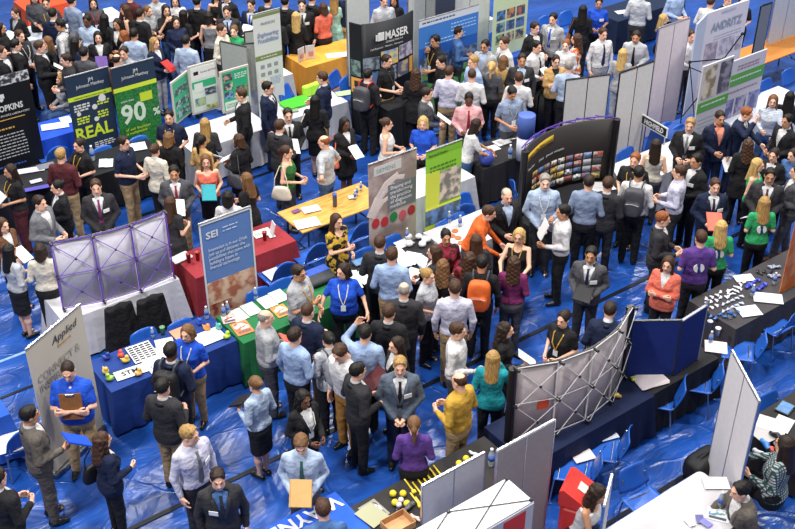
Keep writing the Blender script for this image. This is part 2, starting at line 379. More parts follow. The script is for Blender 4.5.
class Pose:
    def __init__(s, g, arms, legs, lean, yaw, pitch, fat=1.0):
        s.g = g; s.key = (g, arms, legs, lean, yaw, pitch, fat); s.fat = fat; s.sit = legs == 'S'; s.dz = -.43 if s.sit else 0
        s.th = math.radians(lean); s.lean = lean; w = 1.0 if g == 'm' else .9; s.w = w
        s.sh = {}; s.el = {}; s.wr = {}
        for sd, a in ((1, arms[0]), (-1, arms[1])):
            e, wr = ARM[a]
            s.sh[sd] = s.tf((sd * .178 * w, .015, 1.415)); s.el[sd] = s.tf((sd * e[0] * w, e[1], e[2])); s.wr[sd] = s.tf((sd * wr[0] * w, wr[1], wr[2]))
        s.hd = s.tf((0, -.01, 1.645)); s.neck = s.tf((0, .02, 1.47))
        st = {'s': (.10, 0, .10, 0), 'w': (.10, -.13, .10, .1), 'c': (.065, 0, .065, 0), 'a': (.17, 0, .15, 0), 'S': (0, 0, 0, 0), 'v': (.1, .08, .08, -.13)}[legs]
        s.leg = {}
        for sd, x, y in ((1, st[0], st[1]), (-1, st[2], st[3])):
            if s.sit: s.leg[sd] = [(sd * .09, .0, .5), (sd * .1, -.42, .5), (sd * .1, -.40, .09)]
            else: s.leg[sd] = [(sd * .088, .01, .9), (sd * (.088 + x) / 2, y * .55 - .015, .5), (sd * x, y, .09)]
    def tf(s, p):
        x, y, z = p; z0 = .97; dy, dz = y, z - z0
        if z > z0: y, z = dy * math.cos(s.th) - dz * math.sin(s.th), z0 + dy * math.sin(s.th) + dz * math.cos(s.th)
        return np.array((x, y, z + s.dz))
    def torso(s, sd, z0, z1, off=0.0, flare=0.0, sq=2.3, k=.025):
        pr = PROF[s.g]; fat = s.fat
        def mkfn(rot):
            def fn(x, y, z):
                z = z - s.dz
                if rot and s.lean:
                    c_, s_ = math.cos(s.th), math.sin(s.th); dz = z - .97
                    y, z = y * c_ + dz * s_, .97 - y * s_ + dz * c_
                y = y + 0 * z; z = z + 0 * y
                a = np.interp(z, pr[:, 0], pr[:, 1]) + off; b = np.interp(z, pr[:, 0], pr[:, 2]) + off; yc = np.interp(z, pr[:, 0], pr[:, 3])
                fl = flare * np.clip((1.0 - z) / .3, 0, 3); belly = (fat - 1) * np.clip(1 - np.abs(z - 1.12) / .35, 0, 1)
                a = a + fl + belly * .16; b = b + fl + belly * .2; yc = yc - belly * .08
                q = (np.abs(x / a) ** sq + np.abs((y - yc) / b) ** sq) ** (1 / sq)
                lo = z0 if not rot else max(z0, .93); hi = z1 if rot else min(z1, 1.02)
                return np.maximum((q - 1) * np.minimum(a, b), np.maximum(lo - z, z - hi))
            return fn
        R = .30 + flare * 2; big = .75 if s.lean else 0
        if z0 < 1.0: sd.add(mkfn(False), (-R, -R, z0 + s.dz), (R, R, min(z1, 1.02) + s.dz), k)
        if z1 > 1.0: sd.add(mkfn(True), (-R, -R - big, .7 + s.dz), (R, R, z1 + s.dz), k)
    def arm(s, sd, side, off, end=1.0, k=.02, r0=.05):
        a, b, c = s.sh[side], s.el[side], s.wr[side]
        if end <= .5: sd.cap(a, a + (b - a) * (end * 2), r0 + off, .044 + off, k); return
        e = (end - .5) * 2
        sd.cap(a, b, r0 + off, .038 + off, k); sd.cap(b, b + (c - b) * e, .038 + off, .026 + off, k)
    def bounds(s):
        pts = [*s.sh.values(), *s.el.values(), *s.wr.values(), s.neck]; lo = np.min(pts, 0) - .1; hi = np.max(pts, 0) + .12
        return lo, hi
def frame(d, up):
    z = -np.array(d) / np.linalg.norm(d); x = np.array(up, float); x -= z * (x @ z); x /= np.linalg.norm(x); y = np.cross(z, x); return np.stack([x, y, z], 1)
def head_M(p):
    y, q = math.radians(p.key[4]), math.radians(p.key[5] + p.lean * .45)
    return Matrix.Translation(Vector(p.hd)) @ Matrix.Rotation(y, 4, 'Z') @ Matrix.Rotation(q, 4, 'X')
_bc = {}
def body_mesh(p):
    if p.key in _bc: return _bc[p.key]
    lo, hi = p.bounds(); lo[2] = -.02; lo[0] = min(lo[0], -.3); hi[0] = max(hi[0], .3); lo[1] = min(lo[1], -.55 if p.sit else -.32); hi[1] = max(hi[1], .26); hi[2] = p.neck[2] + .1
    s = SD(lo, hi, .018)
    p.torso(s, .84, 1.445, -.010)
    f = p.g == 'f'
    for sd in (1, -1):
        h, kn, an = p.leg[sd]
        s.cap(h, kn, .082 if f else .08, .05, .03); s.cap(kn, (kn[0] * .5 + an[0] * .5, kn[1] * .6 + an[1] * .4 + .004, kn[2] * .6 + an[2] * .4), .05, .052, .03)
        s.cap((kn[0] * .5 + an[0] * .5, kn[1] * .6 + an[1] * .4 + .004, kn[2] * .6 + an[2] * .4), an, .05, .032, .03)
        s.cap((an[0], an[1] + .02, .04), (an[0] * 1.1, an[1] - .13, .03), .03, .026, .02)
        p.arm(s, sd, -.004, 1.0, r0=.048)
    if p.sit: s.cap((-.09, 0, .52), (.09, 0, .52), .1, .1, .04)
    s.cap(p.neck - (0, 0, .03), (p.neck * .5 + p.hd * .5), .062, .05, .03)
    V, Q = s.mesh(); mi = np.zeros(len(Q), int); Vs, Qs, Ms = [V], [Q], [mi]; n = len(V)
    hv, hq, hm = _HR[p.g]; M = np.array(head_M(p)); hv = hv @ M[:3, :3].T + M[:3, 3]; Vs.append(hv); Qs.append(hq + n); Ms.append(hm); n += len(hv)
    arms = p.key[1]
    for i, sd in enumerate((1, -1)):
        d = p.wr[sd] - p.el[sd]; up = np.array((0, -1, .15)) if d[2] < -.12 and abs(d[1]) < .2 else np.array((0, -.2, 1.0))
        if arms[i] in 'uw': up = np.array((-sd, -.5, 0.0))
        if arms[i] == 'b': up = np.array((-sd * .2, 0, 1.))
        gv, gq = _HN[1 if arms[i] in 'hxcgub' else 0]
        gv = gv.copy(); R = frame(d, up)
        if sd == -1: pass
        # palm (-y) must face the body's middle: choose the mirror image that does
        pal = -R[:, 1]; mid = np.array((-sd, 0, 0)) if arms[i] not in 'uw' else np.array((0, 1.0, 0))
        fl = pal @ mid < 0
        if fl: gv[:, 1] *= -1; gq = gq[:, ::-1]
        sc = .95 if f else 1.05
        hv = (gv * sc) @ R.T + p.wr[sd] + d / np.linalg.norm(d) * .005
        Vs.append(hv); Qs.append(gq + n); Ms.append(np.zeros(len(gq), int)); n += len(hv)
    me = np_mesh('body', np.concatenate(Vs), np.concatenate(Qs), 4, np.concatenate(Ms)); _bc[p.key] = me; return me
_tc = {}
def top_mesh(p, ty):
    key = (p.key[0], p.key[1], p.key[3], p.fat, p.sit, ty)
    if key in _tc: return _tc[key]
    lo, hi = p.bounds(); z0, off, flare, end, nz = {'J': (.84, .022, .006, .97, 1.50), 'C': (.84, .020, .010, .97, 1.49), 'L': (.965, .014, 0, .96, 1.50), 'R': (.965, .014, 0, .62, 1.49), 'U': (.86, .018, .01, .96, 1.49),
        'S': (.93, .014, 0, .36, 1.495), 'N': (.95, .012, 0, .0, 1.42), 'D': (.52, .014, .05, .3, 1.45), 'E': (.52, .014, .05, 0, 1.40), 'B': (.62, .030, .03, .97, 1.50)}[ty]
    lo = lo.copy(); hi = hi.copy(); lo[2] = min(lo[2], z0 + p.dz - .06, .97 + p.dz - .1); x = .30 + flare * 1.6 + (p.fat - 1) * .2
    lo[0] = min(lo[0], -x); hi[0] = max(hi[0], x); lo[1] = min(lo[1], -x + .02); hi[1] = max(hi[1], x - .04)
    s = SD(lo, hi, .0145)
    if p.sit: z0 = max(z0, .93)
    p.torso(s, z0, nz, off, flare)
    if end:
        for sd in (1, -1): p.arm(s, sd, off * .75, end, r0=.052)
    if ty in 'LRSUJBC': s.cap(p.neck - (0, -.015, .05), p.neck + (0, .008, .012 if ty in 'LRSU' else -.01), .074 * p.w + off * .6, .062 * p.w + off * .6, .03)
    pi = lambda x, y, z: (x, y * math.cos(p.th) + (z - p.dz - .97) * math.sin(p.th), .97 - y * math.sin(p.th) + (z - p.dz - .97) * math.cos(p.th))
    if ty == 'J':
        def wedge(x, y, z):
            x, y, z = pi(x, y, z); return np.maximum(np.maximum(np.abs(x) - np.clip((z - 1.14) * .26, 0, .085), y + .03), 1.14 - z)
        s.cut(wedge)
    elif ty in 'CB':
        def slit(x, y, z):
            x, y, z = pi(x, y, z); return np.maximum(np.abs(x) - np.clip((z - 1.28) * .4, .0, .08), y + .02)
        s.cut(slit)
    elif ty in 'NEDS':
        def scoop(x, y, z):
            x, y, z = pi(x, y, z); r = .09 if ty != 'S' else .04; return np.sqrt(x * x + ((y + .09) * 1.0) ** 2 + (z - 1.47) ** 2) - r
        s.cut(scoop)
    V, Q = s.mesh(); me = np_mesh('top', V, Q, 1); _tc[key] = me; return me
def under_mesh(p):
    key = ('u', p.key[0], p.key[3], p.fat, p.sit)
    if key in _tc: return _tc[key]
    s = SD((-.16, -.8 if p.lean > 10 else -.3, 1.0 + p.dz), (.16, .14, 1.56 + p.dz), .0125); p.torso(s, 1.08, 1.47, .010)
    s.cap(p.neck - (0, 0, .03), p.neck + (0, .006, .028), .064 * p.w + .012, .058 * p.w + .01, .015)
    s.cut(lambda x, y, z: .105 - np.abs(x) + 0 * y + 0 * z)
    V, Q = s.mesh(); me = np_mesh('shirt', V, Q, 1); _tc[key] = me; return me
def bottom_mesh(p, ty):
    key = (p.key[0], p.key[2], p.fat, ty)
    if key in _tc: return _tc[key]
    s = SD((-.34, -.6 if p.sit else -.3, .0), (.34, .3, 1.05 + p.dz), .0145)
    if ty == 'T':
        p.torso(s, .81, 1.0, .012, k=.03)
        for sd in (1, -1):
            h, kn, an = p.leg[sd]; s.cap(h, kn, .098, .072, .03); s.cap(kn, (an[0], an[1] + .005, .085), .072, .060 if p.g == 'm' else .054, .02)
            if p.sit: s.cap((h[0], .03, .54), h, .1, .1, .03)
    else:
        if p.sit:
            for sd in (1, -1): s.cap(p.leg[sd][0], p.leg[sd][1], .11, .085, .06)
            p.torso(s, .86, 1.0, .008)
        else: p.torso(s, .50 if ty == 'K' else .40, 1.0, .01, -.005 if ty == 'K' else .05)
    V, Q = s.mesh(); me = np_mesh('bottom', V, Q, 1); _tc[key] = me; return me
def shoe_mesh(g, heel):
    key = ('shoe', g, heel)
    if key in _tc: return _tc[key]
    s = SD((-.07, -.21, -.01), (.07, .12, .13), .0095)
    s.cap((0, .045, .04), (.0, -.05, .04), .038, .04, .02); s.cap((0, -.05, .036), (.006, -.135, .028), .042, .03, .02)
    if not heel: s.cap((0, .03, .05), (0, .03, .085), .04, .042, .02)
    s.cut(lambda x, y, z: z - .004 + 0 * x + 0 * y)
    V, Q = s.mesh(); me = np_mesh('shoe', V, Q, 1); _tc[key] = me; return me
def hair_mesh(st):
    key = ('hair', st)
    if key in _tc: return _tc[key]
    s = SD((-.16, -.15, -.46), (.16, .24, .2), .0095); t = {'z': .004, 'b': .002}.get(st, .010)
    s.ell((0, .022, .034), (.076 + t, .092 + t, .088 + t))
    if st in 's': s.ell((0, -.03, .085), (.06, .055, .035), .02)
    s.ell((0, -.118, .004), (.074, .098 if st in 'szb' else .09, .116 if st in 'szb' else .106), cut=True)
    lowz = {'s': -.045, 'z': -.03, 'b': -.03}.get(st, -.07)
    s.cut(lambda x, y, z: z - lowz - np.clip(.02 - y, 0, .05) * (1.0 if st in 'szb' else .3) + 0 * x)
    if st == 'b': s.ell((0, -.01, .12), (.072, .1, .075), cut=True)
    for e in (-1, 1): s.ell((e * .085, -.005, -.015), (.02, .024, .03), cut=True) if st in 'szb' else None
    def drape(zb, wd, th, fwd=True, wav=0):
        def fn(x, y, z):
            u = np.clip((.03 - z) / (.03 - zb), 0, 1); a = .088 + (wd - .088) * u + wav * np.sin(z * 70 + x * 20); yc = .045 + .045 * u
            q = np.sqrt((x / a) ** 2 + ((y - yc) / (th * (1.15 - .25 * u))) ** 2); return np.maximum((q - 1) * .05, np.maximum(zb - z + .05 * np.abs(x / wd) ** 2, z - .06))
        s.add(fn, (-.13, -.06, zb), (.13, .2, .06), .02)
        if fwd:
            for e in (-1, 1): s.cap((e * .078, -.0, .03), (e * .086, -.01, zb * .62), .02, .026, .02)
    if st == 'l': drape(-.34, .105, .062)
    if st == 'k': drape(-.32, .12, .072, wav=.003)
    if st == 'o': drape(-.15, .10, .066)
    if st == 'p': s.cap((0, .1, .05), (0, .135, .0), .03, .034, .015); s.cap((0, .135, .0), (0, .12, -.2), .034, .02, .02)
    if st == 'n': s.ell((0, .115, .05), (.042, .04, .042), .015)
    V, Q = s.mesh()
    if st in 'so': V = V + .003 * np.sin(V[:, [1, 2, 0]] * 120) * np.sin(V[:, [2, 0, 1]] * 85 + 2)
    if st == 'k': V = V + .006 * np.sin(V[:, [1, 2, 0]] * 95) * np.sin(V[:, [2, 0, 1]] * 61 + 1)
    me = np_mesh('hair', V, Q, 1); _tc[key] = me; return me
SKIN = {'l': 'e3b096', 'm': 'c48e6c', 'd': '6a4430', 'p': 'ecc4ae'}
def skin_m(k): return mat('skin', SKIN[k], .5, 'plain', 30, .05, spec=.4)
HAIRC = {'K': '17120f', 'D': '2e1f17', 'B': '4a3020', 'L': '7a5636', 'O': 'b08a52', 'Y': 'd2ac6a', 'R': '96552c', 'G': '9b948c'}
PERSON_N = 0; TIES = {}
def add_child(name, me, mats, parent, M=None):
    o = bpy.data.objects.new(name, me); COL.objects.link(o); o.parent = parent
    for i, m in enumerate(mats): o.material_slots[i].link = 'OBJECT'; o.material_slots[i].material = m
    if M is not None: o.matrix_local = M
    return o
def front(p, x, z, off):
    pr = PROF[p.g]; a = np.interp(z, pr[:, 0], pr[:, 1]) + off; b = np.interp(z, pr[:, 0], pr[:, 2]) + off; yc = np.interp(z, pr[:, 0], pr[:, 3])
    bl = (p.fat - 1) * max(0, 1 - abs(z - 1.12) / .35); b += bl * .2; yc -= bl * .08
    y = yc - b * max(0, 1 - abs(x / a) ** 2.3) ** (1 / 2.3)
    return Vector(p.tf((x, y, z)))
NOUN = {'J': 'jacket', 'C': 'cardigan', 'L': 'shirt', 'R': 'shirt', 'U': 'shirt', 'S': 'shirt', 'N': 'sleeveless_top', 'D': 'dress', 'E': 'dress', 'B': 'coat'}
def person(px, py, rot, look, label, h=None, loc=None, group=None, zb=0.0):
    """look: sex+skin, hair colour+style, top type:colour[:kind:c2], bottom type:colour, arms+legs, flags..."""
    t = look.split(); g, sk = t[0][0], t[0][1]; hc, hs = t[1][0], t[1][1]
    tt = t[2].split(':'); bt = t[3].split(':'); arms, legs = t[4][:2], t[4][2]; fl = dict((q.split('=') + ['1'])[:2] for q in t[5:])
    lean = float(fl.get('lean', 0)); yaw = float(fl.get('yaw', 0)); pitch = float(fl.get('pit', 5)); fat = float(fl.get('fat', 1))
    p = Pose(g, arms, legs, lean, yaw, pitch, fat)
    h = h or float(fl.get('h', 1.76 if g == 'm' else 1.64)); sc = h / 1.765
    rz = math.radians(rot)
    hp = Vector(p.hd) * sc; off = Matrix.Rotation(rz, 3, 'Z') @ Vector((hp.x, hp.y, 0))
    if loc is None:
        q = P(px, py, hp.z + zb); loc = Vector((q.x - off.x, q.y - off.y, zb))
    me = body_mesh(p); b = bpy.data.objects.new('person', me); COL.objects.link(b); b.location = loc; b.rotation_euler = (0, 0, rz); b.scale = (sc,) * 3
    for i, m in enumerate((skin_m(sk), mat('eye', '2a1c16', .3, bump=0), mat('brow', '9a6c54' if hc in 'OYRG' else '6e4a38' if sk != 'd' else '2a1a14', .8, bump=0), mat('lip', 'a85a50' if sk != 'd' else '5a2a22', .5, bump=0))):
        b.material_slots[i].link = 'OBJECT'; b.material_slots[i].material = m
    tag(b, label, 'person', group or 'people in the crowd')
    add_child('hair', hair_mesh(hs), [mat('hair', HAIRC[hc], .55, 'hair', 1, .3)], b, head_M(p))
    tm = fab(tt[1], *(tt[2:4] if len(tt) > 2 else []))
    tp = add_child(NOUN[tt[0]], top_mesh(p, tt[0]), [tm], b)
    if tt[0] in 'JCB': add_child('shirt', under_mesh(p), [fab(fl.get('sh', 'white'))], b)
    if bt[0] != '-': add_child('trousers' if bt[0] == 'T' else 'skirt', bottom_mesh(p, bt[0]), [fab(bt[1])], b)
    sm = mat('leather', fl.get('shoe', '17130f'), .35, bump=.05, spec=.5); heel = g == 'f'
    for sd in (1, -1):
        an = p.leg[sd][2]; add_child('shoe', shoe_mesh(g, heel), [sm], b, Matrix.Translation((an[0], an[1], .004)) @ Matrix.Rotation(sd * .15, 4, 'Z'))
    if tt[0] == 'J':
        key = ('lap', g, lean, fat, p.sit)
        if key not in TIES:
            inn, out = [], []; zs = (1.13, 1.21, 1.29, 1.37, 1.43)
            w_ = lambda z: min(.085, max(.004, (z - 1.14) * .26)); ex = (.008, .036, .05, .055, .04)
            for z, e in zip(zs, ex): inn.append(front(p, w_(z) - .004, z, .027)); out.append(front(p, w_(z) + e, z, .031))
            for k in range(1, 8):
                t = math.pi * k / 8; c_ = Vector(p.neck) + Vector((0, .012, .02)); d_ = Vector((math.cos(t), math.sin(t), 0))
                inn.append(c_ + d_ * .072 * p.w + Vector((0, 0, .008))); out.append(c_ + d_ * .098 * p.w + Vector((0, 0, -.03)))
            for z, e in reversed(list(zip(zs, ex))): inn.append(front(p, -w_(z) + .004, z, .027)); out.append(front(p, -w_(z) - e, z, .031))
            mb = MB(); n = len(inn); th = Vector((0, 0, -.006)); mb.v = inn + out + [v + Vector((0, .012, -.004)) for v in inn] + [v + Vector((0, .012, -.004)) for v in out]
            for k in range(n - 1): mb.f += [(k, k + 1, n + k + 1, n + k), (2 * n + k, 3 * n + k, 3 * n + k + 1, 2 * n + k + 1), (k, 2 * n + k, 2 * n + k + 1, k + 1), (n + k, n + k + 1, 3 * n + k + 1, 3 * n + k)]
            o = mb.build('collar', mat('lapel', 'black'), b, True); TIES[key] = o.data
        else: o = bpy.data.objects.new('collar', TIES[key]); COL.objects.link(o); o.parent = b
        o.material_slots[0].link = 'OBJECT'; o.material_slots[0].material = mat('lapel', tt[1], .55, bump=.1)
    if 'tie' in fl:
        key = (g, lean, fat, p.sit)
        if key not in TIES:
            mb = MB(); zs = [1.455, 1.43, 1.36, 1.25, 1.15, 1.05, 1.0]; ws = [.018, .014, .019, .026, .032, .036, .004]
            pts = [(front(p, -w_, z, .022), front(p, w_, z, .022), front(p, -w_, z, .012), front(p, w_, z, .012)) for z, w_ in zip(zs, ws)]
            for q in pts: mb.v += list(q)
            for i in range(len(zs) - 1):
                a, c = i * 4, i * 4 + 4; mb.f += [(a, c, c + 1, a + 1), (a + 2, a + 3, c + 3, c + 2), (a, a + 2, c + 2, c), (a + 1, c + 1, c + 3, a + 3)]
            o = mb.build('necktie', mat('silk', 'navy'), b); TIES[key] = o.data
        else:
            o = bpy.data.objects.new('necktie', TIES[key]); COL.objects.link(o); o.parent = b
        o.material_slots[0].link = 'OBJECT'; o.material_slots[0].material = mat('silk', fl['tie'], .5, bump=.1)
    if 'lan' in fl:
        key = ('lan', g, lean, fat, p.sit)
        if key not in TIES:
            mb = MB()
            for sd in (-1, 1): mb.tube([Vector(p.neck) + Vector((sd * .05, .03, .02)), front(p, sd * .075, 1.42, .028), front(p, sd * .05, 1.3, .03), front(p, 0, 1.16, .03)], .0085, 5)
            o = mb.build('lanyard', mat('ribbon', 'yellow'), b); TIES[key] = o.data
        else: o = bpy.data.objects.new('lanyard', TIES[key]); COL.objects.link(o); o.parent = b
        o.material_slots[0].link = 'OBJECT'; o.material_slots[0].material = mat('ribbon', fl['lan'], .6, bump=0)
        q = front(p, 0, 1.11, .035); mb = MB(); mb.box(q, (.075, .008, .1)); mb.build('name_badge', plastic('dfe8f2'), b)
    if 'bad' in fl:
        sd = 1 if fl['bad'] != 'r' else -1
        q = front(p, sd * .10, 1.29, .045 if tt[0] in 'JC' else .03); mb = MB(); mb.box(q, (.105, .008, .06), sd * .45); o = mb.build('name_badge', paint('f2f2f2'), b)
    if 'logo' in fl:
        for i in (-1, 1):
            mb = MB(); n = 12; c0 = [Vector((i * (.018 + .06 * math.sin(math.pi * k / n)), .148, 1.22 + .07 * math.cos(math.pi * k / n))) for k in range(n + 1)]
            mb.v = [v for v in c0] + [v + Vector((0, -.03, 0)) for v in c0]; mb.f = [tuple(range(n + 1)), tuple(reversed(range(n + 1, 2 * n + 2)))] + [(k, k + n + 1, (k + 1) % (n + 1) + n + 1, (k + 1) % (n + 1)) for k in range(n + 1)]
            mb.build('printed_mark', paint('f4f4f6'), b)
        MB().box((0, .143, 1.22), (.026, .02, .16), M=Matrix.Rotation(.35, 3, 'Y')).build('printed_mark', paint('24408c'), b)
    if 'gl' in fl:
        mb = MB()
        for e in (-1, 1):
            mb.tube([Vector((e * .032 + .02 * math.cos(a), -.104, .008 + .015 * math.sin(a))) for a in np.linspace(0, 6.28, 9)], .0022, 4)
            mb.tube([(e * .052, -.1, .012), (e * .078, 0, .01)], .0022, 4)
        o = mb.build('spectacles', plastic('1c1a1a'), b); o.matrix_local = head_M(p)
    ref = label.split(',')[0]
    b['_ref'] = ref; b['_grip'] = 0
    items(b, p, sc, fl, ref)
    return b
def local_obj(o, b, M):
    """a held or carried thing stands on its own in the scene, placed at the person's hand"""
    B = Matrix.Translation(b.location) @ Matrix.Rotation(b.rotation_euler.z, 4, 'Z') @ Matrix.Scale(b.scale[0], 4)
    W_ = B @ M; l, q, s_ = W_.decompose(); o.location = l; o.rotation_mode = 'QUATERNION'; o.rotation_quaternion = q; o.scale = s_
def words(col):
    return {'lgrey': 'light grey', 'dgrey': 'dark grey', 'red': 'red', 'maroon': 'maroon', 'brown': 'brown', 'teal': 'teal', 'purple': 'purple', 'royal': 'blue', 'black': 'black', 'white': 'white', 'tan': 'tan', 'orange': 'orange', 'cream': 'cream', 'coral': 'orange', 'silver': 'silver grey', 'char': 'dark grey', 'hgrey': 'grey', 'mint': 'pale green'}.get(col, col)
def items(b, p, sc, fl, ref):
    mid = (p.wr[1] + p.wr[-1]) / 2
    if 'pap' in fl or 'fol' in fl or 'clip' in fl:
        side = {'l': 1, 'r': -1}.get(fl.get('at'), 0); c = mid if side == 0 else p.wr[side].copy()
        fwd = np.array((0, -.12, .05)); c = c + np.array((0, -.075, .085)) if side == 0 else c + (p.wr[side] - p.el[side]) / np.linalg.norm(p.wr[side] - p.el[side]) * .16 + np.array((0, -.05, .03))
        til = float(fl.get('til', 35)); M = Matrix.Translation(Vector(c)) @ Matrix.Rotation(math.radians(til), 4, 'X') @ Matrix.Rotation(.15, 4, 'Y')
        if 'clip' in fl:
            M = Matrix.Translation(Vector(p.tf((0, -.155 - (p.fat - 1) * .1, 1.24)))) @ Matrix.Rotation(math.radians(82), 4, 'X')
            r = empty('clipboard', label='brown clipboard hugged by the ' + ref, cat='clipboard')
            MB().box((0, 0, 0), (.26, .36, .012)).build('board', mat('hardboard', '8a5c34', .6, bump=.1), r)
            mb = MB(); mb.box((0, .16, .011), (.1, .03, .012)); mb.build('clip', metal(), r); local_obj(r, b, M)
        elif 'fol' in fl:
            col = fl['fol']; mb = MB(); mb.box((0, 0, 0), (.25, .32, .010)); mb.box((0, 0, .013), (.235, .31, .008))
            mb.box((-.125, 0, .005), (.012, .32, .02))
            o = mb.build('folder', mat('card', col, .5, bump=.03), None); tag(o, words(col) + ' folder held by the ' + ref, 'folder', 'folders and papers carried in the crowd'); local_obj(o, b, M)
        else:
            mb = MB(); mb.grid(lambda u, v: (.22 * (u - .5), .29 * (v - .5), .02 * math.sin(u * 3.1) + .006), 6, 2, .004); mb.box((.012, .006, 0.0), (.21, .28, .006))
            o = mb.build('paper', paint(fl['pap'] if fl['pap'] != '1' else 'f0f0f2'), None, False); tag(o, 'white papers held by the ' + ref, 'paper', 'folders and papers carried in the crowd'); local_obj(o, b, M)
    if 'bp' in fl:
        col = fl['bp']; s = SD((-.2, -.02, 1.0), (.2, .36, 1.52), .016)
        s.add(lambda x, y, z: (((x / .16) ** 4 + ((y - .2) / .09) ** 4 + ((z - 1.24) / .235) ** 4) ** .25 - 1) * .09, (-.2, .08, .98), (.2, .32, 1.5), .02)
        s.add(lambda x, y, z: (((x / .12) ** 4 + ((y - .29) / .045) ** 4 + ((z - 1.15) / .12) ** 4) ** .25 - 1) * .045, (-.14, .22, 1.0), (.14, .35, 1.3), .01)
        V, Q = s.mesh(); r = empty('backpack', label=words(col) + ' backpack worn by the ' + ref, cat='backpack')
        V = V - np.array((0, .1, 1.24))
        add_child('main_bag', np_mesh('main_bag', V, Q, 1), [mat('nylon', col, .55, bump=.3)], r)
        mb = MB()
        for e in (-1, 1): mb.tube([(e * .09, .05, .2), (e * .1, .02, .27), (e * .11, -.1, .29), (e * .125, -.215, .18), (e * .13, -.235, .02), (e * .15, -.15, -.12), (e * .15, .05, -.17)], .013, 6)
        mb.build('strap', mat('nylon', fl.get('bps', 'dgrey'), .55, bump=.1), r)
        mb = MB(); mb.tube([(-.1, .235, .01), (0, .24, .03), (.1, .235, .01)], .005, 5); mb.tube([(-.14, .14, .1), (-.1, .16, .19), (.1, .16, .19), (.14, .14, .1)], .005, 5); mb.build('zipper', mat('nylon', 'silver', .4, bump=0), r)
        tilt = Matrix.Rotation(math.radians(p.lean), 4, 'X'); local_obj(r, b, Matrix.Translation(Vector(p.tf((0, .13, 1.26)))) @ tilt)
    if 'bag' in fl:
        col = fl['bag']; sd = -1 if fl.get('bs') == 'r' else 1; s = SD((-.1, -.22, -.18), (.1, .22, .18), .014)
        s.add(lambda x, y, z: (((x / (.05 + .03 * (.12 - z))) ** 4 + (y / (.17 + .25 * np.clip(-z, -.1, .1))) ** 4 + (z / .14) ** 4) ** .25 - 1) * .06, (-.1, -.2, -.16), (.1, .2, .16), .01)
        V, Q = s.mesh(); r = empty('handbag', label=words(col) + ' shoulder bag carried by the ' + ref, cat='bag')
        add_child('pouch', np_mesh('pouch', V, Q, 1), [mat('leather', col, .5, bump=.2)], r)
        mb = MB(); mb.tube([(0, -.13, .1), (-sd * .0, -.11, .28), (-sd * .09, -.03, .5), (-sd * .09, .03, .5), (0, .11, .28), (0, .13, .1)], .009, 6); mb.build('strap', mat('leather', col, .5, bump=.2), r)
        local_obj(r, b, Matrix.Translation(Vector((sd * .27 * p.w + sd * .03, float(fl.get('by', .06)), .95))))
# ---------------------------------------------------------------- furniture
TABLE_G = 'folding tables of the booths'
def table_at(c, L, Wd, rot, label, top=('laminate', 'c8b48a'), z=.74, legs=True, th=.03):
    r = empty('folding_table', (c.x, c.y, 0), rot, label, 'table', TABLE_G)
    mb = MB(); mb.box((0, 0, z - th / 2 - .004), (L, Wd, th)); m = mat(top[0], top[1], .45, 'wood' if top[0] == 'wood' else 'plain', 4, .05, c2='b07c34' if top[0] == 'wood' else None)
    mb.build('tabletop', m, r)
    for sx in (-1, 1):
        for sy in (-1, 1):
            x = sx * (L / 2 - .15); mb = MB(); mb.tube([(x, sy * (Wd / 2 - .07), z - .03), (x, sy * (Wd / 2 - .07), .01)], .016, 8)
            if sy == 1: mb.tube([(x, -Wd / 2 + .07, .28), (x, Wd / 2 - .07, .28)], .011, 6); mb.tube([(x, 0, .28), (x - sx * .45, 0, z - .04)], .009, 6)
            mb.build('leg', metal('5a5c60'), r)
    return r
_cz = [0]
def cloth_at(c, L, Wd, rot, col, label, drop=.70, z=.74, c2=None, seed=0):
    """a cloth lying on the table, its skirt falling in folds to the floor"""
    rs = random.Random(seed + int(c.x * 100)); ph = rs.random() * 6; mb = MB(); hl, hw = L / 2 + .012, Wd / 2 + .012; per = []
    n = 26; m = max(8, int(n * Wd / L))
    for i in range(n): per.append((-hl + 2 * hl * i / n, -hw, 0, -1))
    for i in range(m): per.append((hl, -hw + 2 * hw * i / m, 1, 0))
    for i in range(n): per.append((hl - 2 * hl * i / n, hw, 0, 1))
    for i in range(m): per.append((-hl, hw - 2 * hw * i / m, -1, 0))
    N = len(per); lv = 6; _cz[0] += .0003; zt = z + .003 + _cz[0]
    for l in range(lv + 1):
        for k, (x, y, nx, ny) in enumerate(per):
            t = l / lv; f = t * (.016 + .02 * (math.sin(k * 1.9 + ph) + .6 * math.sin(k * .83 + ph * 2))); cx = 1 if (k in (0, n, n + m, 2 * n + m)) else 0
            f += cx * t * .035 + t * .02
            sg = (math.copysign(1, x), math.copysign(1, y)) if cx else (nx, ny)
            mb.v.append(Vector((x + sg[0] * f, y + sg[1] * f, zt - drop * t)))
    for l in range(lv):
        for k in range(N):
            k2 = (k + 1) % N; mb.f.append((l * N + k, (l + 1) * N + k, (l + 1) * N + k2, l * N + k2))
    mb.f.append(tuple(range(N)))
    o = mb.build('tablecloth', cloth_m(col), None); o.location = (c.x, c.y, 0); o.rotation_euler = (0, 0, rot)
    tag(o, label, 'tablecloth', 'cloths on the booth tables'); return o
TB = {}
def table(key, px, du, dw, L, Wd, col, lab_t, lab_c=None, drop=.70, z=.74, legs=True, top=('laminate', 'c8b48a')):
    """px: pixel of the tabletop corner; the table runs L along du*U and Wd along dw*W"""
    a = P(px[0], px[1], z); c = a + U * (du * L / 2) + W * (dw * Wd / 2); c.z = 0
    TB[key] = (c, L, Wd, z)
    if legs: table_at(c, L, Wd, A, lab_t, top, z)
    if col: cloth_at(c, L, Wd, A, col, lab_c, drop, z)
    return c
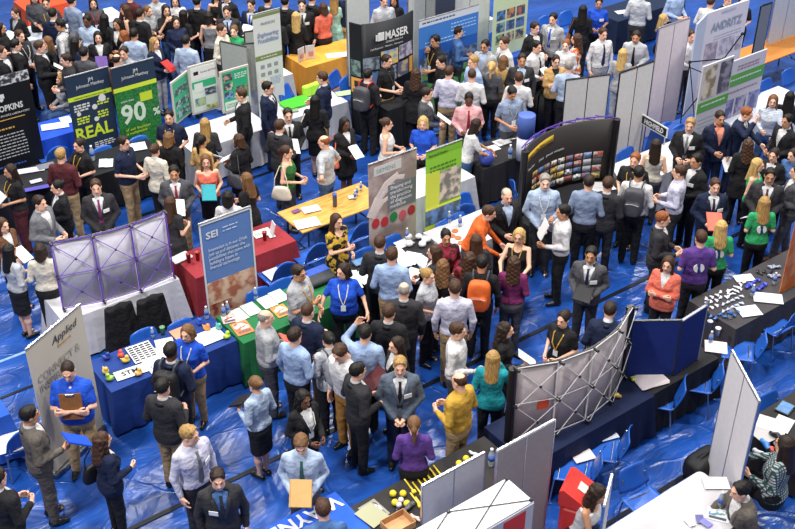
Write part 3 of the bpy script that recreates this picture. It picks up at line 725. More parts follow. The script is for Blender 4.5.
def table2(key, p1, p2, dw, Wd, col, lab_t, lab_c=None, ext=(0, 0), **k):
    """the table edge between two pixels (both along U)"""
    z = k.get('z', .74); a = P(*p1, z); b = P(*p2, z); L = (b - a).dot(U); a = a - U * ext[0]; L += ext[0] + ext[1]
    m = a + U * L / 2 + W * dw * Wd / 2; m.z = 0; TB[key] = (m, L, Wd, z)
    if k.get('legs', True): table_at(m, L, Wd, A, lab_t, k.get('top', ('laminate', 'c8b48a')), z)
    if col: cloth_at(m, L, Wd, A, col, lab_c, k.get('drop', .70), z)
    return m
def chair_proto(label):
    r = empty('stacking_chair', label=label, cat='chair', group='blue plastic chairs'); bl = plastic('2058b4')
    def seat(u, v):
        x = (u - .5) * .46; y = -.22 + .44 * v; return (x, y, .45 - .018 * math.cos((u - .5) * 3.1) + (.03 * max(0, .25 - v) * -4 * .25) + .01 * (v > .9))
    MB().grid(seat, 10, 10, .012).build('seat', bl, r, True)
    def back(u, v):
        w = .46 - .06 * v - (.22 * max(0, v - .8) ** 1 * 1.0); x = (u - .5) * w; return (x, .215 + .05 * v + .05 * math.sin(math.pi * v * .5) - .035 * math.cos((u - .5) * 3.1) + .03, .50 + .34 * v - .06 * v * abs(u - .5) ** 2 * 4)
    MB().grid(back, 10, 8, .012).build('backrest', bl, r, True)
    for e in (-1, 1):
        MB().tube([(e * .2, -.17, .435), (e * .215, -.21, .42), (e * .235, -.24, .01)], .011, 7).build('leg', metal(), r)
        MB().tube([(e * .2, .15, .435), (e * .215, .19, .42), (e * .235, .25, .01)], .011, 7).build('leg', metal(), r)
        MB().tube([(e * .19, .12, .43), (e * .19, .23, .44), (e * .18, .262, .52), (e * .17, .29, .66)], .011, 7).build('back_support', metal(), r)
    MB().tube([(-.2, -.17, .435), (.2, -.17, .435)], .010, 6).tube([(-.2, .15, .435), (.2, .15, .435)], .010, 6).build('seat_rail', metal(), r)
    return r
_ch = []
def chair(px, py, rot, label, z=.84):
    """px, py: the top middle of the backrest; rot: where the seat faces"""
    rz = math.radians(rot); q = P(px, py, z); back = Matrix.Rotation(rz, 3, 'Z') @ Vector((0, .30, 0)); loc = Vector((q.x - back.x, q.y - back.y, 0))
    if not _ch:
        r = chair_proto(label); r.location = loc; r.rotation_euler = (0, 0, rz); _ch.append(r)
    else: r = dup(_ch[0], loc, rz, label)
    return r
# ---------------------------------------------------------------- banners and display walls
def sheet(px, h, L, dirv, name, label, cat, th=.02, z0=0.0, front_m=None, top=None):
    """an upright flat panel: px is the pixel of its top corner at height h; runs L along dirv"""
    a = P(px[0], px[1], h); a.z = 0; ang = math.atan2(dirv.y, dirv.x)
    r = empty(name, (a.x, a.y, 0), ang, label, cat)
    return r, a, ang
def quad(r, x0, z0, x1, z1, m, d=.0, name='panel', th=.004, side=-1):
    MB().box(((x0 + x1) / 2, side * (d + th / 2), (z0 + z1) / 2), (abs(x1 - x0), th, abs(z1 - z0))).build(name, m, r)
def tx(r, s, x, z, size, col, sx=1, align='LEFT', d=.012, flip=False, italic=0, name='lettering'):
    M = Matrix.Translation((x, -d, z)) @ Matrix.Rotation(math.pi / 2, 4, 'X')
    return text(s, size, paint(col), M, r, align, name, sx, italic)
def rollup(px, L, h, label, col, dirv=U, base=True, cat='banner'):
    r, a, ang = sheet(px, h, L, dirv, 'roll_up_banner', label, cat)
    r['group'] = 'upright banners of the booths'
    quad(r, 0, .1, L, h, paint(col), -.004, 'banner_sheet', .008)
    MB().box((L / 2, .01, .05), (L + .02, .12, .09)).build('base', metal('8a8c90'), r)
    MB().tube([(L / 2, .03, .08), (L / 2, .03, h)], .012, 8).build('pole', metal(), r)
    MB().box((L / 2, 0, h), (L, .03, .025)).build('top_rail', metal('c8cacc'), r)
    return r
def lines(r, x0, x1, z, n, dz, col, w=.012, seed=1, d=.006):
    """small print too fine to read: a block of thin lines"""
    rs = random.Random(seed); mb = MB()
    for i in range(n):
        x = x0
        while x < x1 - .03:
            l = rs.uniform(.03, .09); e = min(x + l, x1); mb.box(((x + e) / 2, -d, z - i * dz), (e - x, .002, w)); x = e + .018
    mb.build('small_print', paint(col), r)
RW = paint('e8e8ea')
# -- left side
r = rollup((64, 78), .82, 2.1, 'navy and lime banner with yellow-green letters REAL, behind the black table', '24344a')
quad(r, 0, 1.62, .82, 1.70, paint('c4d83a'), .004, 'lime_band'); tx(r, 'JM', .46, 1.93, .09, 'f0f0f0', 1, 'CENTER'); tx(r, 'Johnson Matthey', .44, 1.84, .085, 'e8e8e8', .9, 'CENTER')
tx(r, 'INSPIRING SCIENCE, ENHANCING LIFE', .41, 1.645, .035, '24344a', 1.0, 'CENTER')
tx(r, 'REAL', .02, .86, .33, 'c4d83a', .95); lines(r, .08, .38, 1.52, 3, .05, 'e8e8e8', .03, 1); lines(r, .1, .36, 1.27, 3, .05, 'c4d83a', .03, 2); lines(r, .5, .7, 1.30, 3, .05, 'c4d83a', .03, 3); lines(r, .52, .75, 1.50, 2, .05, 'c4d83a', .03, 4)
for x, z, q in ((.46, 1.42, .05), (.62, 1.55, .07), (.46, 1.18, .045), (.15, 1.36, .04)):
    o = MB().lathe([(q, -.004), (q, .004)], (0, 0, 0), 10).build('icon', paint('e8e8e8'), r); o.rotation_euler = (math.pi / 2, 0, 0); o.location = (x, -.008, z)
lines(r, .35, .75, .72, 3, .04, 'e8e8e8', .02, 5)
r = rollup((110, 69), .84, 2.1, 'forest photo banner with large white 90%, beside the navy one', '24344a')
tx(r, 'JM', .46, 1.93, .09, 'f0f0f0', 1, 'CENTER'); tx(r, 'Johnson Matthey', .44, 1.84, .085, 'e8e8e8', .9, 'CENTER')
quad(r, 0, 1.62, .84, 1.70, paint('c4d83a'), .004, 'lime_band'); quad(r, 0, .12, .84, 1.62, mat('photo', '2f7d3a', .5, 'photo', 28, 0, c2='1c5a30'), .004, 'forest_picture')
tx(r, '90', .07, .98, .52, 'd8e8d8', .95); tx(r, '%', .70, 1.0, .20, 'd8e8d8'); tx(r, 'more than', .1, 1.4, .06, 'f0f0f0'); quad(r, .48, 1.33, .72, 1.50, paint('b8cc30'), .006, 'leaf_mark'); tx(r, 'of our business\nis sustainable', .12, .82, .08, 'c4d83a')
# black university wall, top left
a = P(27, 69, 2.2) ; a = a - U * 1.9; r = empty('display_wall', (a.x, a.y, 0), A, 'black display wall with white crest and gold line, left edge', 'display wall')
quad(r, 0, .05, 1.9, 2.2, paint('14151a'), -.02, 'panel', .04); quad(r, .3, 2.02, 1.9, 2.2, mat('photo', 'c8c8cc', .5, 'photo', 14, 0, c2='3a3a40'), .021, 'picture_strip')
tx(r, 'JOHNS HOPKINS', 1.70, 1.55, .155, 'e8e8e8', .8, 'RIGHT', .026); tx(r, 'APPLIED PHYSICS LABORATORY', 1.8, 1.45, .05, 'e8e8e8', 1, 'RIGHT', .026); quad(r, .3, 1.38, 1.7, 1.395, paint('c9a050'), .024, 'gold_line')
MB().box((1.33, -.026, 1.83), (.15, .006, .08)).box((1.33, -.026, 1.78), (.10, .006, .06), M=Matrix.Rotation(.78, 3, 'Y')).build('crest', paint('e8e8e8'), r); lines(r, .9, 1.5, 1.22, 1, .05, 'c9a050', .03, 7, .025); lines(r, .95, 1.65, 1.1, 8, .062, 'b8b8bc', .018, 8, .025); lines(r, .8, 1.6, .5, 1, .05, '3a5cb0', .03, 7, .025)
# green and white three-part tabletop board
TRIZ = .75
def board(px, h, L, ang, col, z0, label=None, parent=None, frame='b8b4ac'):
    a = P(px[0], px[1], h); r = empty('board_leaf', (a.x, a.y, 0), ang)
    MB().box((L / 2, 0, (h + z0) / 2), (L, .03, h - z0)).build('board_frame', mat('felt', frame, .8, bump=.1), r)
    quad(r, .04, z0 + .04, L - .04, h - .04, paint(col), .015, 'poster'); return r
def adopt(root, kids):
    for k in kids:
        for c in list(k.children):
            M = k.matrix_basis; c.matrix_basis = root.matrix_basis.inverted() @ M @ c.matrix_basis if False else (root.matrix_basis.inverted() @ M @ c.matrix_local); c.parent = root
        bpy.data.objects.remove(k)
def fin(root): root.matrix_basis = Matrix.Translation(root.location) @ Matrix.Rotation(root.rotation_euler.z, 4, 'Z')
g0 = P(187, 67, 1.75); root = empty('display_board', (g0.x, g0.y, 0), A, 'green and white three-part poster board on the white table', 'display board')
k1 = board((187, 67), 1.75, .60, A, 'd8e6dc', .76); k2 = board((219, 72), 1.62, .62, A, '2f9e72', .76); a3 = P(170, 83, 1.62)
a4 = P(187, 70, 1.62); k3 = board((170, 83), 1.62, (a4 - a3).length, math.atan2((a4 - a3).y, (a4 - a3).x), '3fa078', .76)
quad(k1, .05, 1.46, .55, 1.70, paint('e8e8e6'), .02, 'header'); quad(k1, .05, 1.28, .55, 1.42, paint('2f9e72'), .02, 'green_field'); quad(k1, .09, 1.2, .27, 1.38, paint('e0e4e0'), .023, 'note'); quad(k1, .30, 1.1, .54, 1.24, mat('photo', '8a9aa8', .5, 'photo', 12, 0, c2='3a4450'), .023, 'picture'); quad(k1, .08, .92, .3, 1.08, mat('photo', '9ab080', .5, 'photo', 12, 0, c2='5a7a90'), .023, 'picture'); quad(k1, .30, .8, .54, .9, mat('photo', 'c8c080', .5, 'photo', 12, 0, c2='6a8a60'), .023, 'picture')
tx(k1, 'Cardno ENTRIX', .24, 1.57, .05, '4a4a4c', 1, 'LEFT', .026); quad(k1, .1, 1.55, .2, 1.62, paint('1c1c1e'), .023, 'mark')
for i, z in enumerate((1.4, 1.22, 1.04)): quad(k2, .06, z, .25, z + .14, mat('photo', ('b09080', 'c8c0a0', '6a90c0')[i], .5, 'photo', 14, 0, c2='3a4450'), .02, 'picture')
lines(k2, .3, .56, 1.5, 3, .04, 'e0ece4', .02, 3, .022); quad(k2, .3, 1.08, .57, 1.24, mat('photo', '7a8a60', .5, 'photo', 14, 0, c2='40485a'), .02, 'picture'); quad(k2, .06, .8, .57, .98, paint('d8e4dc'), .02, 'note'); tx(k2, 'CORPORATE\nSERVICES', .08, .90, .05, '2f7a5a', 1, 'LEFT', .026)
for z in (1.3, 1.05, .85): quad(k3, .08, z, (a4 - a3).length - .08, z + .14, mat('photo', '90a8b0', .5, 'photo', 14, 0, c2='405a50'), .02, 'picture')
bpy.context.view_layer.update(); adopt(root, [k1, k2, k3])
# grey felt tabletop board behind
g0 = P(220, 41, 1.7); root = empty('display_board', (g0.x, g0.y, 0), A, 'plain grey felt tabletop board behind the tall white banner', 'display board')
for px, w, da in (((220, 41), .62, -28), ((243, 44), .5, 12), ((244, 32), .4, 20)):
    a = P(px[0], px[1], 1.7); k = empty('k', (a.x, a.y, 0), math.radians(da)); 
    MB().box((w / 2, 0, 1.2), (w, .03, .98)).build('felt_panel', mat('felt', 'a0a49e', .9, bump=.2), k); MB().box((0, 0, 1.2), (.03, .035, 1.0)).box((w / 2, 0, 1.7), (w, .035, .03)).build('edge_strip', mat('felt', '3a3c3c', .9, bump=.1), k); bpy.context.view_layer.update(); adopt(root, [k])
# tall white banner
r = rollup((252, 15), .60, 2.45, 'tall white banner with olive stripes, between grey board and orange table', 'e4e6e2')
quad(r, 0, 2.36, .6, 2.42, paint('7a8454'), .004, 'olive_band'); quad(r, 0, 1.50, .6, 1.60, paint('7a8454'), .004, 'olive_band'); lines(r, .12, .5, 1.55, 1, .1, 'e4e6e2', .02, 4, .01)
tx(r, 'McKEON', .32, 2.2, .08, '7a7e82', 1, 'CENTER'); tx(r, 'Engineering\nPossibilities', .3, 1.97, .125, '8a96b4', .8, 'CENTER', italic=.2)
for i in range(3):
    for j in range(2): quad(r, .1 + i * .15, 1.32 - j * .16, .19 + i * .15, 1.40 - j * .16, paint('8a8e96'), .004, 'icon')
quad(r, .08, .98, .24, 1.1, mat('photo', 'd8a890', .5, 'photo', 14, 0, c2='e8e0d8'), .004, 'picture'); lines(r, .3, .54, 1.1, 5, .035, '8aa0c8', .015, 5, .008); tx(r, '$$$', .3, .82, .08, 'b0b4b0', 1, 'CENTER')
quad(r, 0, .2, .6, .6, mat('photo', 'c8d8b0', .5, 'photo', 6, 0, c2='e4e6e2'), .004, 'leaf_picture')
# MASER booth
a = P(361, 25, 2.35); r = empty('display_wall', (a.x, a.y, 0), A, 'black display wall with pictures and orange panel, behind the black polo man', 'display wall')
bw = 1.22
WALLB = a.copy()
def arc(x): return -.13 * (1 - (2 * x / bw - 1) ** 2)   # bows towards the aisle... kept shallow
MB().grid(lambda u, v: (bw * u, arc(bw * u), .03 + 2.32 * v), 12, 2, .03).build('curved_panel', paint('14161c'), r, True)
def cquad(x0, z0, x1, z1, m, name='picture', e=.006):
    MB().grid(lambda u, v: (x0 + (x1 - x0) * u, arc(x0 + (x1 - x0) * u) - e, z0 + (z1 - z0) * v), 6, 1, -.003).build(name, m, r)
for i, (x0, z0, x1, z1, c1, c2) in enumerate(((.02, 1.42, .34, 1.68, '8a96a4', '46505c'), (.37, 1.46, .76, 1.76, 'd8c070', '7a98c8'), (.79, 1.5, 1.18, 1.78, 'b8b4c8', '6a6478'), (.02, 1.1, .32, 1.38, '6a8ac0', '34508a'), (.35, 1.12, .72, 1.42, '9aa4b8', '485a88'), (.75, 1.14, 1.06, 1.44, 'b0a890', '60607a'), (.02, .8, .5, 1.06, '6a88c4', '3a4a78'))):
    cquad(x0, z0, x1, z1, mat('photo', c1, .5, 'photo', 7, 0, c2=c2))
cquad(1.09, 1.14, 1.19, 1.46, paint('e0a048'), 'orange_strip')
mb = MB(); mb.box((.32, arc(.5) - .02, 2.08), (.07, .01, .16)).box((.39, arc(.5) - .02, 2.08), (.07, .01, .16)).box((.26, arc(.4) - .02, 2.07), (.04, .01, .12)); mb.build('logo_mark', paint('f0f0f0'), r)
tx(r, 'MASER', .44, 2.0, .225, 'f4f4f4', .8, 'LEFT', .15); tx(r, 'CONSULTING P.A.', .46, 1.93, .05, 'f0f0f0', 1, 'LEFT', .15); tx(r, 'Civil Engineers - Planners - Surveyors', .1, 1.85, .05, 'e0e0e0', 1, 'LEFT', .15)
b = P(349, 22, 2.35); k = empty('k', (b.x, b.y, 0), math.atan2((a - b).y, (a - b).x)); w_ = (a - b).length
quad(k, 0, .03, w_, 2.35, paint('14161c'), -.02, 'side_panel', .03); quad(k, .03, 1.3, w_ - .02, 1.62, mat('photo', '7a9080', .5, 'photo', 7, 0, c2='3a4c60'), .012, 'picture'); quad(k, .03, .95, w_ - .02, 1.26, paint('e0a048'), .012, 'orange_panel'); quad(k, .1, 1.08, w_ * .8, 1.2, paint('2a2420'), .016, 'logo_mark'); tx(k, 'MASER', .06, .98, .07, '2a2420', 1, 'LEFT', .02)
bpy.context.view_layer.update(); adopt(r, [k])
# tall plain panels standing behind
def plain(px, h, L, dirv, label, col='e0e2e0', n=2, tcol='d0d2d4', z0=.02, name='partition_panel', back=.5):
    a = P(px[0], px[1], h); r = empty(name, (a.x, a.y, 0), math.atan2(dirv.y, dirv.x), label, 'display panel', 'plain partition panels')
    for i in range(n):
        MB().box(((i + .5) * L / n, 0, (h + z0) / 2), (L / n - .012, .022, h - z0)).build('panel', mat('panel', col, .6, bump=.03), r)
    mb = MB(); mb.box((L / 2, 0, h), (L, .034, .028))
    for i in range(n + 1): mb.box((i * L / n, 0, (h + z0) / 2), (.014, .03, h - z0))
    mb.build('frame', metal(tcol), r); return r
plain((345, -34), 3.1, .55, U, 'tall white panel behind the orange-panelled black wall, nearest its left end', n=1)
plain((408, -45), 3.1, .9, U, 'tall white panels between the orange-panelled black wall and the blue banner', n=2)
plain((436, -38), 3.0, .5, U, 'dark grey panel above the blue banner', '3c4254', n=1)
plain((450, -45), 3.0, 1.1, U, 'tall white panels above the right end of the blue banner')
# blue wide banner
r = rollup((419, 21), 1.5, 2.1, 'wide blue gradient banner with white heading strip', '2a5cae')
quad(r, 0, 1.95, 1.5, 2.09, paint('dce4f0'), .004, 'heading_strip'); lines(r, .08, .9, 2.02, 1, .05, '24407a', .03, 2, .008); quad(r, 0, 1.5, 1.5, 1.95, paint('3f7ac8'), .0045, 'pale_field'); lines(r, .8, 1.45, 1.85, 3, .07, 'a8c8f0', .02, 3, .009); lines(r, .15, 1.2, 1.6, 2, .07, 'a8c8f0', .02, 4, .009)
for i in range(4): quad(r, .03 + i * .37, .95, .37 + i * .37, 1.28, mat('photo', ('9aa8b8', '8a8a98', 'b0a0a8', '7080a0')[i], .5, 'photo', 7, 0, c2='3a4660'), .006, 'picture')
quad(r, 0, .8, 1.5, .93, paint('7aa870'), .005, 'green_band')
# pale green photo board
r = rollup((494, -3), .95, 2.1, 'pale green board with rows of small photographs, behind the seated woman', 'c4d4b0')
for i in range(3):
    for j in range(3): quad(r, .1 + i * .27, 1.55 - j * .26, .33 + i * .27, 1.76 - j * .26, mat('photo', ('5a88c8', '7aa0b0', '90a870', 'c88850', '6a80b8', 'c0b090', 'b06858', '5a7ab0', 'a89870')[i * 3 + j], .5, 'photo', 9, 0, c2='40506a'), .004, 'photograph')
# ------- middle banners
r = rollup((368, 165), .92, 2.1, 'taupe banner showing a gloved hand over coloured plugs', 'b09c98')
quad(r, .0, .3, .92, 2.08, mat('photo', 'b8a8a4', .5, 'photo', 1.6, 0, c2='8c7c7a'), .004, 'picture')
quad(r, .1, 1.86, .62, 2.02, paint('dedcda'), .008, 'logo_plate'); tx(r, 'SIEMENS', .14, 1.9, .10, '5a8a8c', 1)
mb = MB()
for pts, q in ((((.1, 0, 1.3), (.3, 0, 1.52), (.5, 0, 1.60)), .06), (((.12, 0, 1.42), (.33, 0, 1.68), (.56, 0, 1.78)), .06), (((.1, 0, 1.2), (.26, 0, 1.36), (.42, 0, 1.42)), .065)):
    mb.tube(pts, q * .75, 10, q * .55)
mb.tube([(.03, 0, 1.15), (.12, 0, 1.3), (.2, 0, 1.45)], .1, 12).tube([(.3, 0, 1.55), (.5, 0, 1.72), (.68, 0, 1.68)], .045, 10)
o = mb.build('hand_picture', paint('d2c6c4'), r, True); o.scale = (1, .05, 1); o.location = (0, -.009, 0)
for i, c_ in enumerate(('b03038', 'b03038', '1f7a4a', 'c8606a', 'a82c34')):
    o = MB().lathe([(.075, -.003), (.075, .003)], n=14).build('plug_picture', paint(c_), r); o.rotation_euler = (math.pi / 2, 0, 0); o.location = (.12 + i * .175, -.012, 1.02 - .03 * (i % 2)); o.scale = (1, 1.2, 1)
quad(r, .36, 1.16, .9, 1.62, paint('6c727a'), .012, 'slogan_plate'); tx(r, 'Shaping and\ntransforming\nthe practice\nof diagnostic\nmedicine', .4, 1.53, .088, 'f4f4f4', .95, 'LEFT', .02)
r = rollup((426, 152), .72, 2.1, 'lime green banner with yellow edge, beside the gloved-hand banner', '8cc83c')
quad(r, 0, 1.98, .72, 2.06, paint('7ab834'), .004, 'band'); tx(r, 'Bernard Hodes', .05, 1.98, .06, '3a5a20'); lines(r, .08, .6, 1.78, 2, .07, '4a7a2c', .03, 3, .008); quad(r, 0, .3, .28, 1.7, paint('ccd848'), .005, 'yellow_field')
quad(r, .28, 1.1, .7, 1.66, mat('photo', 'd8c8b8', .5, 'photo', 6, 0, c2='7a7a72'), .008, 'picture'); quad(r, 0, .74, .72, 1.02, mat('photo', '6a90c8', .5, 'photo', 4, 0, c2='48586a'), .009, 'picture'); quad(r, .0, 1.02, .72, 1.06, paint('d8dc50'), .011, 'yellow_stripe'); quad(r, 0, .3, .72, .6, paint('8cc83c'), .009, 'green_field')
r = rollup((198, 224.5), .84, 2.1, 'tall banner, blue above with a red-brown picture below', '5a7ab4')
quad(r, .0, .12, .84, 1.08, mat('photo', 'a86850', .5, 'photo', 4, 0, c2='d8b8a0'), .004, 'picture'); quad(r, .02, .14, .4, .7, mat('photo', '7a3830', .5, 'photo', 6, 0, c2='b88870'), .007, 'picture_detail')
quad(r, 0, .1, .025, 2.1, RW, .009, 'white_edge'); quad(r, .815, .1, .84, 2.1, RW, .009, 'white_edge'); quad(r, 0, 2.06, .84, 2.1, RW, .009, 'white_edge')
tx(r, 'SEI', .09, 1.82, .15, 'e8ecf4', 1.1); lines(r, .36, .62, 1.92, 2, .06, 'c8d4ea', .015, 2, .01)
tx(r, 'Innovation is in our DNA.\nJoin us and discover the\npossibilities that come with\nbuilding a future in\nfinancial technology.', .1, 1.60, .078, 'dce4f2', .78, italic=.2)
r = rollup((25, 350), 1.03, 2.1, 'off-white banner reading CONNECT & INSPIRE behind the man with clipboard', 'c8c0b0', (P(81, 303, 2.1) - P(25, 350, 2.1)).normalized())
tx(r, 'Applied', .42, 1.87, .15, '3c3c40', 1, italic=.3); tx(r, 'Research', .5, 1.78, .07, 'c09040', 1, italic=.2); tx(r, 'CONNECT &\nINSPIRE', .08, 1.52, .15, 'a8a294', .9)
MB().grid(lambda u, v: (.52 + (.46) * u, -.006, .20 + .48 * u ** .7 + .12 * v), 8, 1, -.002).build('blue_swoosh', paint('24406c'), r); MB().grid(lambda u, v: (.52 + (.46) * u, -.006, .05 + .1 + .42 * u ** .8 + .1 * v), 8, 1, -.002).build('gold_swoosh', paint('c08a3c'), r)
# ------- lavender pop-up frame on the white table (seen from behind)
def popup(p_bl, p_br, z0, h, bow, label, col, fcol, nseg, extra=None, node='2a2634', nw=2):
    a = P(*p_bl, z0); b = P(*p_br, z0); L = (b - a).length; d = (b - a).normalized()
    r = empty('pop_up_display', (a.x, a.y, 0), math.atan2(d.y, d.x), label, 'display wall')
    f = lambda x: bow * (1 - (2 * x / L - 1) ** 2)
    for i in range(nseg):
        x0, x1 = L * i / nseg, L * (i + 1) / nseg
        MB().grid(lambda u, v: (x0 + .006 + (x1 - x0 - .012) * u, f(x0 + (x1 - x0) * u), z0 + .02 + h * v), 5, 2, .006).build('fabric_panel', mat('panel', col, .7, bump=.05), r, True)
    mb = MB(); nodes = MB(); zs = [z0 + .03 + h * j / nw for j in range(nw + 1)]; dd = .10
    for i in range(nseg + 1):
        x = L * i / nseg; q = f(x); mb.tube([(x, q - .03, z0 + .01), (x, q - .03, z0 + h)], .011, 6)
    for i in range(nseg):
        x0, x1 = L * i / nseg, L * (i + 1) / nseg; xm = (x0 + x1) / 2
        for j in range(nw):
            z_0, z_1 = zs[j], zs[j + 1]
            mb.tube([(x0, f(x0) - dd, z_0), (x1, f(x1) - dd, z_1)], .0055, 5); mb.tube([(x0, f(x0) - dd, z_1), (x1, f(x1) - dd, z_0)], .0055, 5)
            nodes.box((xm, f(xm) - dd, (z_0 + z_1) / 2), (.03, .03, .03))
        for z in zs: mb.tube([(x0, f(x0) - .04, z), (x1, f(x1) - .04, z)], .006, 5)
    for i in range(nseg + 1):
        x = L * i / nseg
        for z in zs: nodes.box((x, f(x) - .07, z), (.035, .09, .035))
    merged('strut_frame', mb, mat('rod', fcol, .4, bump=0), nodes, plastic(node), r)
    MB().grid(lambda u, v: (L * u, f(L * u) + .012 - .03 * v, z0 + h + .022), 12, 1, .012).build('top_edge', plastic('16151c'), r)
    return r, f, L
popup((63, 309), (173, 276), .76, 1.12, -.12, 'lavender pop-up display with purple frame on the white table', 'd8d4e0', '7a4cc8', 3)
# big curved wall facing away (black, yellow bar)
a = P(525, 151, 1.92); b = P(617, 119, 1.92); L = (b - a).length; d = (b - a).normalized()
CURV = (a, d, L)
r = empty('display_wall', (a.x, a.y, 0), math.atan2(d.y, d.x), 'curved dark display wall with yellow bar and small pictures', 'display wall')
cf = lambda x: .30 * (1 - (2 * x / L - 1) ** 2)
MB().grid(lambda u, v: (L * u, cf(L * u), .76 + 1.16 * v), 16, 2, .03).build('curved_panel', paint('2c2828'), r, True)
def cq(x0, z0, x1, z1, m, name='picture', e=.01, s=0, ex=1):
    MB().grid(lambda u, v: (x0 + (x1 - x0) * u, cf(x0 + (x1 - x0) * u) - e, z0 + s * u + (z1 - z0) * v), 8, 1, .003).build(name, m, r, True)
cq(.10, 1.64, .85, 1.76, mat('print', 'e0b840', .5, 'plain', 4, 0), 'yellow_bar', .012, .08); 
def ctext(s, x, z, size, col, sp, slope):
    for k, ch in enumerate(s.split(' ')):
        t = (x + sp * .5); ang = math.atan2(cf(x + .1) - cf(x), .1)
        M = Matrix.Translation((x, cf(x) - .018, z + slope * x)) @ Matrix.Rotation(ang, 4, 'Z') @ Matrix.Rotation(math.pi / 2, 4, 'X'); text(ch, size, paint(col), M, r); x += size * .5 * (len(ch) + .4)
ctext('expect the best', .16, 1.67, .07, '6a4c14', .1, .12); ctext('diversified global growth company.', .16, 1.45, .06, 'e8e8e8', .1, .05)
rs = random.Random(4)
for row in range(4):
    for k in range(9):
        x = .35 + k * .165; 
        if x > L - .12: continue
        cq(x, .82 + row * .13 + rs.uniform(0, .02), x + rs.uniform(.13, .155), .945 + row * .13, mat('photo', rs.choice(['d8d4cc', 'b8bcc4', '8a90a0', 'b04838', 'c8b060', 'e4e4e4', '5a7ab0', '50504e']), .5, 'photo', 20, 0, c2=rs.choice(['50545c', 'a8a8a8', '8a5a40'])), 'small_picture')
for x, nm in ((0, 'end_post'), (L, 'end_post')): MB().tube([(x, 0, .76), (x, 0, 1.92)], .06, 12).build(nm, plastic('151417'), r)
mb = MB(); mb.tube([(L * t / 10, cf(L * t / 10) + .08, 1.94) for t in range(11)], .012, 5)
for t in range(6): x = L * t / 6; mb.tube([(x, cf(x) + .03, 1.92), (x + L / 12, cf(x) + .18, 1.89), (x + L / 6, cf(x + L / 6) + .03, 1.92)], .01, 5); mb.tube([(x, cf(x) + .05, 1.92), (x + .2, cf(x) + .2, .8)], .01, 5)
mb.build('rear_frame', mat('rod', '5a3c96', .4, bump=0), r)
# ---------------------------------------------------------------- tables and their cloths
FT = 'folding table under '
table2('A', (112, 392), (235, 340), 1, .76, '18367a', FT + 'the dark blue cloth by the CONNECT banner', 'dark blue cloth on the table beside the CONNECT banner')
table2('B', (217, 317), (330, 279), -1, .76, '1f6a3c', FT + 'the green cloth', 'green cloth on the table next to the blue one')
table2('C', (64, 322), (180, 281), 1, .80, 'e4e2e8', FT + 'the lavender pop-up display', 'white cloth under the lavender pop-up display')
table2('D', (174, 257), (272, 222), -1, .72, '8c2830', FT + 'the dark red cloth', 'dark red cloth on the table behind the blue-topped banner')
table2('E', (277, 212), (363, 184), -1, .78, None, 'bare light wood folding table left of the gloved-hand banner', top=('wood', 'd8a85c'))
table2('F', (345, 268), (421, 235), -1, .76, '26262a', FT + 'the black cloth before the gloved-hand banner', 'black cloth strewn with papers before the gloved-hand banner')
table2('F2', (424, 233), (480, 210), -1, .76, 'dcdce0', FT + 'the white cloth with orange dots', 'white cloth with orange dots before the lime green banner', ext=(0, .1))
table2('G', (690, 301), (778, 257), -1, .84, '3e3b3e', FT + 'the charcoal cloth with giveaways', 'charcoal cloth with giveaways before the two green-shirted women', ext=(0, .5))
table2('H', (632, 406), (722, 361), 1, .72, '1a1a1e', FT + 'the navy felt board', 'black cloth under the navy felt board')
a = P(508, 440, .76); b = P(621, 376, .76); m = (a + b) / 2 - W * .08; m.z = 0
table_at(m, 2.15, .84, A, FT + 'the curved pale pop-up display'); cloth_at(m, 2.15, .84, A, '101c3e', 'navy cloth under the curved pale pop-up display')
a, d, L = CURV; m = a + d * L / 2 + W * .02; m.z = 0
table_at(m, L + .25, .9, A, FT + 'the curved dark display wall'); cloth_at(m, L + .25, .9, A, '1c1c20', 'black cloth under the curved dark display wall')
table2('K', (351, 508), (487, 440), -1, .76, '2c2a2a', FT + 'the black cloth with yellow giveaways', 'black cloth with yellow giveaways at the bottom')
table('L', (335, 493), -1, -1, 1.5, .76, '2458c8', FT + 'the bright blue cloth', 'bright blue cloth with white letters at the bottom edge')
table('N', (753, 418), 1, -1, 1.83, .76, '2a2828', FT + 'the black cloth at the right edge', 'black cloth under papers and a tablet at the right edge')
table('O', (9, 414), -1, 1, 1.6, .76, '2052b0', FT + 'the blue cloth at the left edge', 'blue cloth at the left edge, beside the chair')
table2('Q', (20, 194), (75, 172), 1, .8, '18181e', FT + 'the black cloth below the crest wall', 'black cloth with purple print below the black crest wall', ext=(1.3, 0))
table2('R', (41, 141), (73, 129), 1, .7, '1c4cc0', FT + 'the bright blue cloth with white swoosh', 'bright blue cloth with white swoosh beside the crest wall', ext=(0, .5))
table2('S', (92, 177), (158, 149), 1, .76, '17181c', FT + 'the black cloth below the REAL banner', 'black cloth before the navy and the forest banners')
table2('T', (192, 152), (264, 122), 1, .9, 'd8d8de', FT + 'the green and white poster board', 'white cloth under the green and white poster board')
table2('V', (283, 122), (346, 101), 1, .7, 'd0d4de', FT + 'the white cloth with a green bag', 'white cloth marked M under the lime green bag', ext=(0, 0))
table2('X', (306, 68), (349, 53), 1, .76, 'e09a3c', FT + 'the orange cloth', 'orange cloth on the table left of the orange-panelled black wall', ext=(0, .9))
table('Y', (292, 74), -1, 1, 1.3, .7, 'dcdce0', FT + 'the white cloth behind the tall banner', 'white cloth on the table end left of the orange one')
table2('Z', (388, 111), (412, 101), 1, .35, '15161a', FT + 'the black cloth marked MA', 'black cloth marked MA in front of the orange-panelled black wall', z=.9, drop=.88)
table2('AA', (430, 86), (478, 67), 1, .6, '4a8a50', FT + 'the green cloth by the wide blue banner', 'green cloth before the wide blue banner')
table2('AB', (494, 64), (530, 50), 1, .7, '2c55b4', FT + 'the blue patterned cloth', 'blue cloth with white papers before the seated woman')
